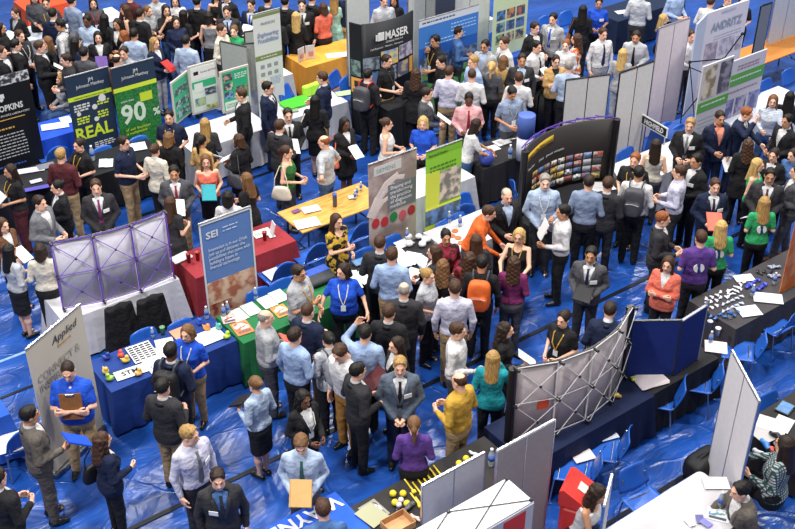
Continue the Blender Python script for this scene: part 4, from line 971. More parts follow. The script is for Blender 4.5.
table('AC', (494, 19), -1, 1, 1.6, .8, 'dcdfe4', FT + 'the white cloth behind the blue banner', 'white cloth right of the wide blue banner')
table('AD', (618, 22), 1, 1, 2.2, .8, '16243e', FT + 'the dark navy cloth at the top', 'dark navy cloth behind the young man in white shirt')
table('AE', (474, 177), -1, 1, 1.6, .76, 'dcdae0', FT + 'the white cloth behind the lime banner', 'white cloth between the lime banner and the black table')
table2('AF', (484, 170), (526, 155), 1, .76, '252326', FT + 'the black cloth with the ball', 'black cloth under the ball, left of the curved dark wall', ext=(0, .55))
table2('AG', (611, 166), (650, 148), -1, .76, 'd8d6da', FT + 'the white cloth right of the curved wall', 'white cloth right of the curved dark wall', ext=(0, .5))
table2('AH', (757, 66), (795, 53), 1, .8, None, 'bare orange wood table under the white panels at the right edge', ext=(0, .8), top=('wood', 'c8783c'))
table2('AI', (27, 12), (66, 2), 1, .8, 'd8502c', FT + 'the orange-red cloth', 'orange-red cloth on the table at the top left')
table2('AJ', (20, 44), (112, 8), 1, .8, 'c4ccd8', FT + 'the pale cloth at the top left', 'pale cloth between the crowd and the orange-red table')
table2('AK', (680, 145), (722, 128), 1, .7, '2a4a90', FT + 'the blue cloth behind the navy suits', 'blue cloth behind the man in navy suit and salmon shirt')
table2('AL', (738, 128), (792, 106), 1, .7, 'c8ccd6', FT + 'the pale cloth beside the striped blouse', 'pale cloth behind the blond woman in pale blouse', ext=(0, .5))
# white moulded table, rounded corners
c = P(700, 470, .74) - U * .93 - W * .42; r = empty('folding_table', (c.x, c.y, 0), A, 'white plastic folding table with rounded corners at the bottom right', 'table', TABLE_G)
mb = MB(); n = 8; ring = []
for cx, cy, a0 in ((.86, .35, 0), (-.86, .35, 90), (-.86, -.35, 180), (.86, -.35, 270)):
    for k in range(n + 1): t = math.radians(a0 + 90 * k / n); ring.append((cx + .07 * math.cos(t), cy + .07 * math.sin(t)))
N = len(ring); mb.v = [Vector((x, y, z)) for z in (.70, .74) for x, y in ring]; mb.f = [tuple(range(N, 2 * N)), tuple(reversed(range(N)))] + [(k, (k + 1) % N, (k + 1) % N + N, k + N) for k in range(N)]
mb.build('tabletop', plastic('b8b4b8'), r)
for sx in (-1, 1):
    for sy in (-1, 1): MB().tube([(sx * .7, sy * .3, .70), (sx * .72, sy * .3, .01)], .016, 8).build('leg', metal('5a5c60'), r)
TB['W'] = (c, 1.86, .84, .74)
# ---------------------------------------------------------------- chairs
F1 = 36.5
for q in ((143, 329, F1, 'blue chair behind the dark blue table, nearer the CONNECT banner'), (180, 320, F1, 'blue chair directly behind the woman in royal blue polo'),
    (258, 288, F1, 'blue chair behind the green table, nearer the blue-topped banner'), (281, 279, F1, 'blue chair behind the green table, next to the balding man in grey polo'), (284, 262, 216, 'blue chair at the dark red table with papers on its seat'),
    (317, 243, 216, 'blue chair under the wood table, behind the woman in gold print'), (362, 222, 216, 'blue chair under the wood table beside the gloved-hand banner'),
    (364, 248, F1, 'blue chair below the gloved-hand banner, left of its neighbour'), (392, 235, F1, 'blue chair below the gloved-hand banner, right of its neighbour'),
    (446, 219, F1, 'blue chair at the lime banner behind the orange dots'), (457, 213, F1, 'blue chair between the orange-dot table and the lower white cloth chair'),
    (462, 193, 30, 'blue chair tucked against the white cloth by the lime banner'), (464, 203, 205, 'blue chair right of the lime banner with its back to the camera'),
    (515, 181, 100, 'blue chair beside the black ball table'), (628, 147, F1, 'blue chair behind the white table right of the curved wall'), (614, 155, F1, 'blue chair half hidden by the curved wall'),
    (790, 68, F1, 'blue chair rightmost under the orange wood table'), (768, 78, F1, 'blue chair under the orange wood table, second from right'), (757, 92, F1, 'blue chair below the orange wood table next to the green boards'), (751, 102, F1, 'blue chair in front of the green boards'),
    (482, 36, F1, 'blue chair left of the seated woman with headband'), (497, 29, F1, 'blue chair next to the pale green board'), (485, 10, F1, 'blue chair beside the white cloth at the top'),
    (546, 15, F1, 'blue chair at the top, left of the grey-suited man'), (567, 10, F1, 'blue chair at the top behind the grey-suited man'), (335, 70, 60, 'blue chair right of the orange cloth'), (346, 76, 60, 'blue chair between orange cloth and orange-panelled black wall'),
    (285, 84, 60, 'blue chair between the tall white banner and the orange cloth'), (102, 146, F1, 'blue chair below the REAL banner'), (56, 146, 216, 'blue chair at the bright blue swoosh cloth'), (138, 136, F1, 'blue chair below the forest banner'),
    (681, 124, F1, 'blue chair below the small letter sign'), (667, 122, F1, 'blue chair behind the small letter sign'), (692, 60, F1, 'blue chair between the pale panels'),
    (722, 362, 255, 'navy-shaded chair with a bag on it beside the white banner'), (684, 378, 255, 'blue chair with its back to us before the black cloth'), (765, 331, 255, 'blue chair at the charcoal table, back to the camera'),
    (770, 392, 30, 'blue chair at the black table, right of the white banner'), (628, 429, 255, 'blue chair with white paper, further from the red bin'), (601, 450, 255, 'blue chair with paper next to the red bin'), (635, 464, 30, 'empty blue chair facing the white plastic table'),
    (20, 430, 215, 'blue folding chair with papers beside the blue cloth at left edge'), (795, 312, 216, 'pale blue chair at the right edge'), (374, 62, F1, 'blue chair left of the wide blue banner'), (600, 12, 120, 'blue chair behind the woman in blue vest')):
    chair(*q)
# ---------------------------------------------------------------- boards and panels on the near side
a = P(633, 321, 1.66); r = empty('display_board', (a.x, a.y, 0), math.radians(1), 'navy felt tabletop board with two leaves, right of the pale pop-up', 'display board')
nv = mat('felt', '14286e', .9, bump=.2); w1 = (P(682, 321, 1.66) - a).length; w2 = (P(707, 305, 1.66) - P(682, 321, 1.66)).length
MB().box((w1 / 2, 0, 1.21), (w1, .03, .9)).build('felt_panel', nv, r); MB().box((w1 / 2, 0, 1.665), (w1 + .02, .04, .02)).box((w1, 0, 1.21), (.03, .04, .9)).build('edge_strip', plastic('23252e'), r)
k = empty('k', tuple(P(682, 321, 1.66).to_2d()) + (0,), math.radians(41)); MB().box((w2 / 2, 0, 1.21), (w2, .03, .9)).build('felt_panel', nv, k); MB().box((w2 / 2, 0, 1.665), (w2, .04, .02)).box((w2, 0, 1.25), (.03, .035, 1.0)).build('edge_strip', plastic('8a8c98'), k)
bpy.context.view_layer.update(); adopt(r, [k])
r, f2, L2 = popup((508, 440), (621, 376), .76, 1.13, -.30, 'curved pale pop-up display with white struts and an orange square, seen from behind', 'b8acae', 'dcdad8', 4, node='1e1c20', nw=2)
MB().grid(lambda u, v: (.30 + .14 * u, f2(.30 + .14 * u) - .008, 1.20 + .15 * v), 3, 1, -.002).build('orange_square', paint('d8502c'), r)
for x in (0, L2): MB().tube([(x, 0, .76), (x, 0, 1.9)], .055, 12).build('end_post', plastic('121116'), r)
plain((732, 350), 2.1, .93, (P(760, 402, 2.1) - P(732, 350, 2.1)).normalized(), 'pale two-leaf partition right of the empty dark chairs', 'cdc9cc', tcol='c8c8cc')
plain((497, 451), 2.1, .83, U, 'grey two-leaf partition behind the white fabric tower', '9a9094', tcol='d8d8da')
a = P(422, 486, 1.4); wl = (P(487, 454, 1.4) - a).length
plain((422, 486), 1.4, wl, U, 'low white two-leaf board on the yellow giveaway table', 'c8ccd6', tcol='e8e8ec', z0=.76)
a = P(612, 474, 1.75); plain((612, 474), 1.75, .5, (P(602, 515, 1.75) - a).normalized(), 'narrow white board beside the curly-haired woman, edge on', 'd4d2d4', n=1, tcol='dcdcde')
plain((566, 80), 2.05, .84, U * .97 - W * .35 , 'plain white partition above the curved dark wall', 'd8d6d6', tcol='4a4848')
plain((620, 73), 2.1, .86, U, 'plain white partition beside the woman in grey, left of the pink one', 'cfcccb', tcol='4a4848')
plain((659, 28), 2.3, .86, U, 'pink-tinted two-leaf partition left of the big picture display', 'd4c8cc', tcol='c4c0c4')
plain((776, -6), 1.9, 1.0, U, 'white two-leaf panel on the orange wood table', 'ccd0da', tcol='d8d8dc', z0=.76)
plain((761, 6), 2.2, .34, U, 'dark grey partition right of the big picture display', '70747e', n=1, tcol='50545c')
a = P(707, 13, 2.4); r = empty('display_wall', (a.x, a.y, 0), A, 'tall pale picture display wall with faint grey heading at the upper right', 'display wall')
L = (P(761, 4, 2.4) - a).length
MB().box((L / 2, 0, 1.21), (L, .04, 2.38)).build('panel', paint('c8c4d0'), r)
tx(r, 'ANDRITZ', L / 2, 1.98, .24, '8a94a8', .85, 'CENTER', .03); tx(r, 'SEPARATION', L / 2, 2.3, .07, '9aa4b8', 1, 'CENTER', .03); lines(r, .3, 1.1, 1.85, 2, .06, 'a0a4b4', .02, 3, .024)
for x0, z0, x1, z1, c1, c2 in ((.08, 1.35, .45, 1.75, 'b0a4b0', '8a8090'), (.5, 1.4, .95, 1.75, 'b8b4c4', '9490a0'), (1.0, 1.4, L - .05, 1.7, 'b0aab8', '8c8898')): quad(r, x0, z0, x1, z1, mat('photo', c1, .5, 'photo', 7, 0, c2=c2), .021, 'picture')
e_ = P(697, 23, 2.4) - a; k = empty('k', (a.x, a.y, 0), math.atan2(e_.y, e_.x)); wl = e_.length; MB().box((wl / 2, 0, 1.2), (wl, .03, 2.36)).build('side_panel', paint('b8c0d4'), k); bpy.context.view_layer.update(); adopt(r, [k])
# boards with green bands in front of it
def gboard(px, h, L, z0, label):
    r = rollup(px, L, h, label, 'd4d0d8'); return r
a = P(728, 63, 1.95); r = empty('display_board', (a.x, a.y, 0), A, 'white board with wide green band high before the pale picture wall', 'display board'); L = (P(760, 46, 1.95) - a).length
MB().box((L / 2, 0, 1.33), (L, .03, 1.24)).build('panel', paint('d4d0da'), r); quad(r, 0, 1.42, L, 1.66, paint('5a9a48'), .016, 'green_band'); lines(r, .1, L - .1, 1.55, 1, .1, 'e4e8e0', .03, 4, .022); lines(r, .3, L - .2, 1.80, 2, .06, '9a7a90', .03, 5, .018); lines(r, .1, L - .1, 1.3, 1, .06, '9a7a90', .03, 5, .018)
for i in range(3): quad(r, .04 + i * L / 3, .75, L / 3 - .02 + i * L / 3, 1.15, mat('photo', ('9a98c0', 'a8a0b4', '8a90b8')[i], .5, 'photo', 6, 0, c2='54588a'), .016, 'picture')
MB().tube([(.05, .0, .72), (.05, .0, .01)], .015, 6).build('leg', metal('3a3a3e'), r); MB().tube([(L - .05, .0, .72), (L - .05, .0, .01)], .015, 6).build('leg', metal('3a3a3e'), r)
a = P(697, 104, 1.5) ; r = empty('display_board', (a.x, a.y, 0), A, 'white board with green band and two photographs, lower left of the pale wall', 'display board'); L = (P(728, 92, 1.5) - a).length
MB().box((L / 2, 0, 1.17), (L, .03, 2.1)).build('panel', paint('d0ced4'), r); quad(r, 0, 1.3, L, 1.5, paint('5a9a48'), .016, 'green_band'); lines(r, .1, L - .1, 1.42, 1, .1, 'e4e8e0', .03, 4, .022); lines(r, .1, L - .1, 1.15, 6, .08, 'b0aeb8', .03, 4, .018)
for i in range(2): quad(r, .06 + i * L / 2, 1.56, L / 2 - .03 + i * L / 2, 2.18, mat('photo', ('8a7a60', '8c8894')[i], .5, 'photo', 5, 0, c2=('c8c0b0', '504c58')[i]), .016, 'photograph')
# black scissor struts beside it
a = P(690, 62, 2.0); r = empty('scissor_frame', (a.x, a.y, 0), A, 'black folding scissor struts before the pale picture wall', 'display frame')
mb = MB(); mb.tube([(0, 0, 2.0), (0, 0, .02)], .012, 6).tube([(0, -.35, 1.5), (0, -.35, .02)], .012, 6).tube([(0, 0, 2.0), (.7, -.2, 1.95), (1.4, 0, 2.2)], .012, 6).tube([(0, 0, 1.98), (0, -.35, .8)], .01, 6).tube([(0, -.35, 1.5), (.02, .0, .9)], .01, 6).tube([(0, 0, 1.9), (.75, -.1, 1.5)], .01, 6)
m2 = MB(); [m2.box(p, (.05, .05, .05)) for p in ((0, 0, 2.0), (.7, -.2, 1.95), (1.4, 0, 2.2), (0, -.35, 1.5))]; merged('strut_frame', mb, metal('1c1c20'), m2, plastic('141418'), r)
r = rollup((797, 215), .6, 2.1, 'orange banner at the right edge beside the charcoal table', 'd87838'); quad(r, 0, .3, .3, 1.6, mat('photo', 'e09050', .5, 'photo', 3, 0, c2='c86a30'), .004, 'picture')
# bottom counter
a = P(507, 477, 1.92); r = empty('pop_up_tower', (a.x, a.y, 0), A, 'white fabric tower with dark cross struts on top and a red square, bottom edge', 'display stand')
cw = (P(528, 503, 1.92) - a).length
mb = MB(); mb.box((-.8, -cw / 2, 1.9), (1.6, cw, .02)); mb.build('top', paint('e6e4e8'), r)
MB().box((-.8, -cw, .95), (1.6, .02, 1.88)).box((0, -cw / 2, .95), (.02, cw, 1.88)).box((-.8, -.0, .95), (1.6, .02, 1.88)).box((-1.6, -cw / 2, .95), (.02, cw, 1.88)).build('side_panel', paint('dcd8dc'), r)
MB().box((-.26, -cw - .012, 1.68), (.30, .006, .34)).build('red_square', paint('d83a30'), r)
mb = MB(); ns = ((-.02, -.02), (-.02, -cw + .02), (-.8, -.02), (-.8, -cw + .02)); mb.tube([(-.02, -.02, 1.92), (-.8, -cw + .02, 1.92)], .006, 5).tube([(-.02, -cw + .02, 1.92), (-.8, -.02, 1.92)], .006, 5).tube([(-.8, -.02, 1.92), (-1.58, -cw + .02, 1.92)], .006, 5)
m2 = MB(); [m2.box((x, y, 1.92), (.035, .035, .03)) for x, y in ns]; merged('cross_frame', mb, metal('4a4a50'), m2, plastic('1c1c20'), r)
# red bin
a = P(580, 492, 1.0); r = empty('drop_box', (a.x, a.y, 0), A + .5, 'red plastic drop box with slanted lid beside the blue chairs', 'box')
rd = plastic('c8342c'); MB().box((0, 0, .46), (.40, .36, .90)).build('body', rd, r)
mb = MB(); v = [(-.21, -.19, .91), (.21, -.19, .91), (.21, .19, .91), (-.21, .19, .91), (-.21, -.19, .96), (.21, -.19, .96), (.21, .14, 1.15), (-.21, .14, 1.15), (.21, .19, 1.12), (-.21, .19, 1.12)]
mb.v = [Vector(q) for q in v]; mb.f = [(0, 3, 2, 1), (0, 1, 5, 4), (4, 5, 6, 7), (7, 6, 8, 9), (9, 8, 2, 3), (1, 2, 8, 6, 5), (0, 4, 7, 9, 3)]; mb.build('lid', rd, r)
MB().box((.02, -.03, 1.06), (.13, .12, .006), M=Matrix.Rotation(.52, 3, 'X')).build('paper_label', paint('e8d8d0'), r); MB().box((0, -.186, .55), (.2, .01, .3)).build('front_plate', plastic('d8483c'), r); MB().box((0, -.187, .8), (.24, .012, .04)).build('slot', plastic('5a1410'), r)
# ---------------------------------------------------------------- things on the tables
def put(o, px, py, z=.752, rot=0): q = P(px, py, z); o.location = (q.x, q.y, z); o.rotation_euler = (0, 0, rot); return o
_zc = [0]
def sheetp(px, py, w, l, rot, col, label, z=.752, cat='paper', name='paper', th=.004, grp='papers on the tables', stack=1):
    _zc[0] += .0011; z += _zc[0] % .02
    mb = MB()
    for i in range(stack): mb.box((.004 * i, .003 * i, th / 2 + i * th), (w, l, th), .05 * i)
    o = mb.build(name, paint(col), None); put(o, px, py, z, math.radians(rot)); tag(o, label, cat, grp); return o
def picture_sheet(px, py, w, l, rot, col, c2, label, z=.752, name='brochure', text_=None):
    r = empty(name, label=label, cat=name, group='printed brochures'); put(r, px, py, z, math.radians(rot))
    MB().box((0, 0, .003), (w, l, .006)).build('sheet', paint(col), r); MB().box((0, l * .12, .0075), (w * .8, l * .5, .003)).build('picture', mat('photo', c2, .5, 'photo', 16, 0, c2='e0ddd8'), r)
    mb = MB(); [mb.box((0, -l * (.22 + .07 * i), .0075), (w * .75, .012, .003)) for i in range(3)]; mb.build('print', paint('55585f'), r); return r
_b = []
def bottle(px, py, label, z=.752, sc=1.0):
    if not _b:
        r = empty('water_bottle', label=label, cat='bottle', group='plastic water bottles')
        MB().lathe([(.028, 0), (.032, .01), (.031, .06), (.028, .07), (.031, .08), (.031, .12), (.026, .15), (.013, .175), (.012, .185)], n=14).build('bottle_body', mat('clear_plastic', 'dfe8f0', .1, bump=0, alpha=.35, spec=.5), r, True)
        MB().lathe([(.0325, .07), (.0325, .12)], n=14).build('bottle_label', paint('3a62b8'), r, True); MB().lathe([(.015, .185), (.015, .205)], n=12).build('bottle_cap', plastic('e8e8f0'), r, True)
        _b.append(r)
    else: r = dup(_b[0], (0, 0, 0), 0, label)
    r.scale = (sc,) * 3; put(r, px, py, z); return r
def cup(px, py, col, label, z=.752, h=.12):
    r = MB().lathe([(.028, 0), (.038, h), (.041, h), (.041, h + .004), (.036, h + .004), (.027, .006)], n=16).build('cup', plastic(col), None, True); tag(r, label, 'cup', 'cups on the tables'); put(r, px, py, z); return r
def ball(px, py, rr, col, label, z=.752, name='foam_ball', grp='yellow foam balls'):
    mb = MB(); mb.lathe([(max(.001, rr * math.sin(math.pi * k / 10)), rr - rr * math.cos(math.pi * k / 10)) for k in range(11)], n=14); o = mb.build(name, plastic(col), None, True); tag(o, label, 'ball', grp); put(o, px, py, z); return o
# green table
for i, (x, y) in enumerate(((238, 315), (251, 309), (267, 302), (279, 296))): sheetp(x, y, .21, .30, 36, 'dfe6dc', 'white sheet on the green cloth, %s' % ('nearest the blue table', 'second from the blue table', 'between the second and the one by the man', 'nearest the balding man in grey polo')[i])
picture_sheet(242, 328, .25, .32, 30, 'c87848', 'b0583c', 'orange brochure on the green cloth by the booklet reader'); picture_sheet(281, 311, .22, .28, 34, 'd88a3c', 'c87030', 'orange brochures on the green cloth beside the grey polo man'); picture_sheet(229, 319, .2, .2, 20, 'c8a8a0', '8a3c34', 'small red picture card on the green table corner')
bottle(256, 299, 'water bottle at the back of the green table'); bottle(224, 316, 'water bottle at the left corner of the green cloth'); bottle(228, 313, 'second bottle on the green cloth corner, further back')
# blue table
bars = sheetp(142, 352, .34, .40, 32, 'e8e8ea', 'white sheet printed with rows of black bars on the dark blue cloth')
mb = MB(); [mb.box((-.12 + .08 * i, -.15 + .05 * j, .003), (.065, .03, .004)) for i in range(4) for j in range(7)]; mb.build('bar_print', paint('202024'), bars).location = (0, 0, .003)
o = sheetp(134, 371, .20, .52, -60, 'dedede', 'long white sign card with black letters on the dark blue cloth'); text('STM', .13, paint('202024'), Matrix.Translation((.04, -.17, .006)) @ Matrix.Rotation(math.pi / 2, 4, 'Z'), o)
sh = sheetp(158, 362, .36, .60, 36, 'e4e4e8', 'white poster hanging over the front of the dark blue table'); text('CGI', .12, paint('3a5cb0'), Matrix.Translation((-.14, -.1, .006)), sh)
MB().grid(lambda u, v: (-.18 + .36 * u, -.3 - .05 * math.sin(v * 1.5), .002 - .5 * v), 4, 6, .004).build('hanging_part', paint('dcdce4'), sh)
sheetp(206, 338, .5, .3, 36, 'dcdfe8', 'plain white sheet right of the royal blue polo woman'); sheetp(165, 345, .25, .3, 20, 'd8dde0', 'white sheet behind the black-haired backpack man'); sheetp(181, 333, .25, .25, 36, 'd88a6c', 'salmon sheet behind the woman in royal blue polo')
for x, y, c_, nm, lb in ((106, 373, 'd8b050', 'rubber_duck', 'yellow toy at the left end of the dark blue cloth'), (110, 380, '9ac840', 'rubber_toy', 'lime toy at the front of the dark blue cloth'), (121, 357, 'd85040', 'rubber_toy', 'red toy on the dark blue cloth'), (126, 362, 'e0b848', 'rubber_toy', 'small orange toy before the red one'), (207, 330, 'e09040', 'rubber_toy', 'orange toy right of the royal blue polo woman'), (227, 338, 'b4d040', 'foam_cup', 'lime foam toy at the right end of the dark blue cloth'), (219, 329, '5ab0a0', 'rubber_toy', 'aqua toy near the green table corner'), (107, 359, '2a3c8c', 'rubber_toy', 'dark blue toy at the left end of the dark blue cloth'), (139, 375, 'd8a860', 'rubber_toy', 'tan toy at the front edge of the dark blue cloth'), (200, 324, '3054b8', 'rubber_toy', 'blue toy between bottle and orange toy')):
    s = SD((-.08, -.08, -.01), (.08, .08, .15), .009); s.ell((0, 0, .035), (.055, .045, .035)); s.ell((.02, 0, .085), (.03, .028, .03), .02); s.cap((-.03, 0, .05), (-.065, 0, .075), .015, .008)
    V, Q = s.mesh(); o = bpy.data.objects.new(nm, np_mesh(nm, V, Q, 1)); COL.objects.link(o); o.data.materials[0] = plastic(c_); put(o, x, y, .752, x); tag(o, lb, 'toy', 'giveaway toys on the dark blue cloth')
bottle(207, 318, 'water bottle behind the orange toy'); bottle(153, 337, 'water bottle behind the printed bars', sc=.8); cup(163, 334, '5a8a5a', 'green cup behind the printed bars'); 
# black Siemens table
for i, (x, y, ro, w, l) in enumerate(((352, 286, 20, .3, .2), (362, 278, 50, .22, .3), (397, 252, 30, .22, .3), (402, 262, 20, .22, .3), (411, 258, -20, .25, .33), (423, 262, 35, .22, .3), (392, 262, 60, .22, .3), (413, 275, -30, .26, .34), (404, 243, 36, .28, .2), (350, 276, 0, .2, .28))):
    sheetp(x, y, w, l, ro, 'e4e4e8', 'white sheet on the black cloth, ' + ('by the blue blouse woman', 'next to the dark tablet', 'behind the tablet reader', 'at the middle of the spread', 'slanted among the spread', 'nearest the curly-haired woman', 'left of the slanted one', 'under the tablet on the right', 'at the back near the crumpled bag', 'behind the blue blouse woman')[i], stack=1 + i % 2)
def tablet(px, py, rot, label, z=.765):
    r = empty('tablet', label=label, cat='tablet'); put(r, px, py, z, math.radians(rot)); MB().box((0, 0, .005), (.19, .25, .010)).build('case', plastic('202226'), r); MB().box((0, 0, .0105), (.16, .21, .002)).build('screen', mat('screen', '6a90c0', .1, bump=0), r)
tablet(360, 262, 120, 'tablet on the black cloth beside the grey-suited man'); tablet(424, 266, 20, 'tablet held out over the papers behind the blonde bun woman'); tablet(785, 408, -40, 'small tablet on the black cloth at the right edge')
s = SD((-.25, -.2, -.01), (.25, .2, .15), .014)
for i in range(9): s.ell((.16 * math.sin(i * 2.2), .12 * math.cos(i * 1.3), .05), (.06, .05, .045), .01)
V, Q = s.mesh(); o = bpy.data.objects.new('crumpled_bag', np_mesh('crumpled_bag', V, Q, 1)); COL.objects.link(o); o.data.materials[0] = mat('plastic_film', 'dcdde2', .3, bump=.5); put(o, 419, 243); tag(o, 'crumpled white plastic bag on the black cloth before the gloved-hand banner', 'bag')
for i, (x, y) in enumerate(((455, 231), (458, 238), (461, 243), (452, 236))):
    o = MB().lathe([(.001, 0), (.05, 0), (.05, .012), (.001, .012)], n=16).build('badge_disc', plastic('e07840'), None); put(o, x, y); tag(o, 'orange disc on the white cloth by the scarf woman', 'disc', 'orange discs on the white cloth')
bottle(449, 222, 'water bottle on the white cloth with orange discs'); bottle(407, 239, 'dark-capped bottle at the back of the black papers cloth'); bottle(460, 226, 'water bottle nearer the orange-sweater man')
# wood table
sheetp(307, 223, .40, .28, 22, 'eceaea', 'large white sheet at the near left of the wood table'); sheetp(311, 209, .3, .2, 24, 'e8e6e4', 'white sheet at the back of the wood table'); sheetp(296, 211, .14, .10, 36, '6a4a7a', 'small purple card on the wood table')
r = empty('drinking_bottle', label='dark bottle with blue cap standing on the wood table', cat='bottle'); put(r, 335, 206, .745); MB().lathe([(.036, 0), (.038, .02), (.038, .17), (.03, .19)], n=16).build('bottle_body', plastic('4a4c54'), r, True); MB().lathe([(.037, .19), (.037, .235), (.02, .24)], n=16).build('bottle_cap', plastic('3a5cb0'), r, True)
for x, y, l in ((357, 195, 'water bottle lying by the wood table end, further left'), (361, 190, 'water bottle nearest the gloved-hand banner on wood'), (355, 199, 'small bottle at the near side of the wood table end')): bottle(x, y, l, .745, .8)
s = sheetp(352, 197, .12, .1, 10, 'e4e6ea', 'crumpled napkin on the wood table', name='napkin')
# red table
o = sheetp(262, 233, .30, .22, 30, 'e8e8e8', 'white sign on the dark red cloth right of the blue-topped banner'); text('SEI', .1, paint('2f6a4a'), Matrix.Translation((-.12, -.05, .006)), o)
for x, y, l in ((189, 262, 'red cup on the dark red cloth left of the blue-topped banner'), (198, 260, 'red cup nearer the blue-topped banner'), (265, 240, 'red cup right of the blue-topped banner')): cup(x, y, '9c1f28', l, h=.15)
sheetp(181, 258, .3, .2, 40, 'e4e2e4', 'white leaflets at the left end of the dark red cloth', stack=3)
r = empty('table_sign', label='small framed card standing on the dark red cloth', cat='sign'); put(r, 273, 235, .752, 2.0); MB().box((0, 0, .12), (.16, .012, .22), M=Matrix.Rotation(.25, 3, 'X')).build('card', paint('e0d8dc'), r); MB().box((0, .03, .01), (.16, .1, .012)).build('foot', plastic('d0d4d8'), r)
# charcoal giveaway table
sheetp(744, 278, .30, .18, 10, 'dfe0ea', 'white sheet at the back of the charcoal cloth'); sheetp(768, 298, .42, .25, -10, 'e6e6ee', 'large white sheet on the charcoal cloth beside the blue lanyards'); sheetp(749, 311, .32, .25, 12, 'e2e2ea', 'white sheet near the front of the charcoal cloth')
rs = random.Random(5); grp = 'small giveaways on the charcoal cloth'
def lump(px, py, col, label, w=.08, h=.022, name='giveaway'):
    s = SD((-.1, -.1, -.01), (.1, .1, .08), .01); s.cap((-w * .4, 0, h * .6), (w * .4, .01, h * .6), h * .6, h * .5); s.cap((-w * .1, -.02, h), (w * .2, .03, h), h * .5, h * .4)
    V, Q = s.mesh(); o = bpy.data.objects.new(name, np_mesh(name, V, Q, 1)); COL.objects.link(o); o.data.materials[0] = plastic(col); put(o, px, py, .752, px * 1.3); tag(o, label, 'giveaway', grp)
for i in range(13): lump(706 + (i % 5) * 5.2 + rs.uniform(-1, 1), 299 + (i // 5) * 6 - (i % 5) * 2 + rs.uniform(-1, 1), 'dcdce8', 'white rolled giveaway in the heap nearest the purple shirt')
for i in range(10): lump(723 + (i % 5) * 4.6, 305 + (i // 5) * 7 - (i % 5) * 2, 'c0c8dc', 'pale blue giveaway beside the front white sheet')
for i in range(7): lump(711 + i * 4.5, 317 - i * .8 + (i % 2) * 3, '3c6ab0', 'blue giveaway at the near corner of the charcoal cloth')
for i in range(9): lump(728 + (i % 5) * 4.2, 293 - (i % 5) * 2.6 + (i // 5) * 4, 'e0e0ea', 'white pen heap item at the middle of the charcoal cloth', .12, .02)
for i in range(11): lump(747 + (i % 6) * 3.6, 287 - (i % 4) * 2 + (i // 6) * 5, '3040b0', 'blue lanyard bundle item behind the large white sheet', .08, .03)
for i in range(6): lump(757 + i * 3.5, 272 + (i % 2) * 2, '22242c', 'black sunglasses-like giveaway at the back of the charcoal cloth', .1, .02)
for i in range(6): lump(770 + (i % 3) * 4, 268 + (i // 3) * 9, '9098b0', 'silver giveaway at the far right of the charcoal cloth', .09, .03)
bottle(752, 296, 'water bottle before the blue lanyards'); bottle(774, 284, 'water bottle at the right end of the charcoal cloth'); bottle(730, 318, 'water bottle at the front edge of the charcoal cloth')
# black cloth H
cup(709, 328, 'b4b0b4', 'grey cup behind the navy felt board'); cup(717, 335, 'd8d8dc', 'white cup right of the navy felt board'); sheetp(716, 347, .30, .26, -12, 'd4ccc8', 'white leaflet under the toppled bottle'); bottle(710, 343, 'water bottle beside the white leaflet'); sheetp(650, 380, .42, .30, 22, 'd8ccd0', 'white papers on the black cloth before the navy board', stack=3); bottle(630, 374, 'water bottle between pop-up and navy board'); cup(636, 374, 'd0c8b8', 'pale cup between pop-up and navy board'); ball(633, 381, .03, 'c8d440', 'lime ball before the navy felt board', grp='small balls')
lump(616, 397, 'c8a040', 'golden snack bag under the pop-up struts', .12, .04); lump(590, 410, 'a04848', 'red packet under the pop-up struts', .14, .03)
# yellow table
for i, (x, y) in enumerate(((393, 496), (403, 496), (395, 505), (407, 506), (459, 466), (466, 461))): ball(x, y, .042, 'e8d030', 'yellow foam ball, ' + ('left of the back pair', 'right of the back pair', 'left of the front pair', 'right of the front pair', 'left behind the low white board', 'right behind the low white board')[i])
for i, (x, y) in enumerate(((401, 502), (399, 507))): ball(x, y, .035, 'd8d0e0', 'white ball among the yellow ones, ' + ('further', 'nearer')[i], grp='small balls')
for i in range(9):
    x, y = ((409, 486), (417, 489), (420, 483), (425, 481), (429, 478), (434, 475), (438, 472), (415, 500), (420, 504))[i]
    r = empty('foam_stick', label='yellow foam stick, ' + ('leftmost of the fan', 'second from the left of the fan', 'third from the left of the fan', 'in the middle of the fan', 'just right of the middle of the fan', 'second from the right of the fan', 'rightmost of the fan', 'nearer the camera below the fan', 'nearest the low white board')[i], cat='giveaway', group='yellow foam sticks'); put(r, x, y, .752, math.radians(118))
    MB().tube([(-.11, 0, .014), (.11, 0, .014)], .011, 7).build('rod', plastic('e0c030'), r); MB().box((-.12, 0, .016), (.05, .05, .03)).build('handle_end', plastic('e8cc38'), r)
picture_sheet(374, 511, .24, .30, 40, '8a8880', '5a4a50', 'magazines at the left end of the black giveaway cloth', name='magazine'); sheetp(372, 515, .26, .32, 46, '9a9a7c', 'lower magazine of the stack at the bottom', cat='magazine', name='magazine', z=.752)
r = empty('cardboard_box', label='open brown cardboard tray at the bottom edge', cat='box'); put(r, 398, 527, .752, A)
MB().box((0, 0, .006), (.32, .24, .01)).box((0, .12, .05), (.32, .008, .1)).box((0, -.12, .05), (.32, .008, .1)).box((.16, 0, .05), (.008, .24, .1)).box((-.16, 0, .05), (.008, .24, .1)).build('tray', mat('card', 'c09468', .8, bump=.05), r)
lump(409, 508, '55585c', 'grey crumpled packet before the foam sticks', .16, .05, 'packet'); lump(397, 513, '26262a', 'black device near the magazines', .14, .03, 'gadget'); lump(415, 519, 'd8b8b8', 'pinkish packet behind the low white board', .16, .03, 'packet'); bottle(491, 465, 'water bottle between the low white board and the grey partition', sc=1.3); lump(473, 455, 'd8dde0', 'white roll behind the low white board', .14, .03, 'paper_roll')
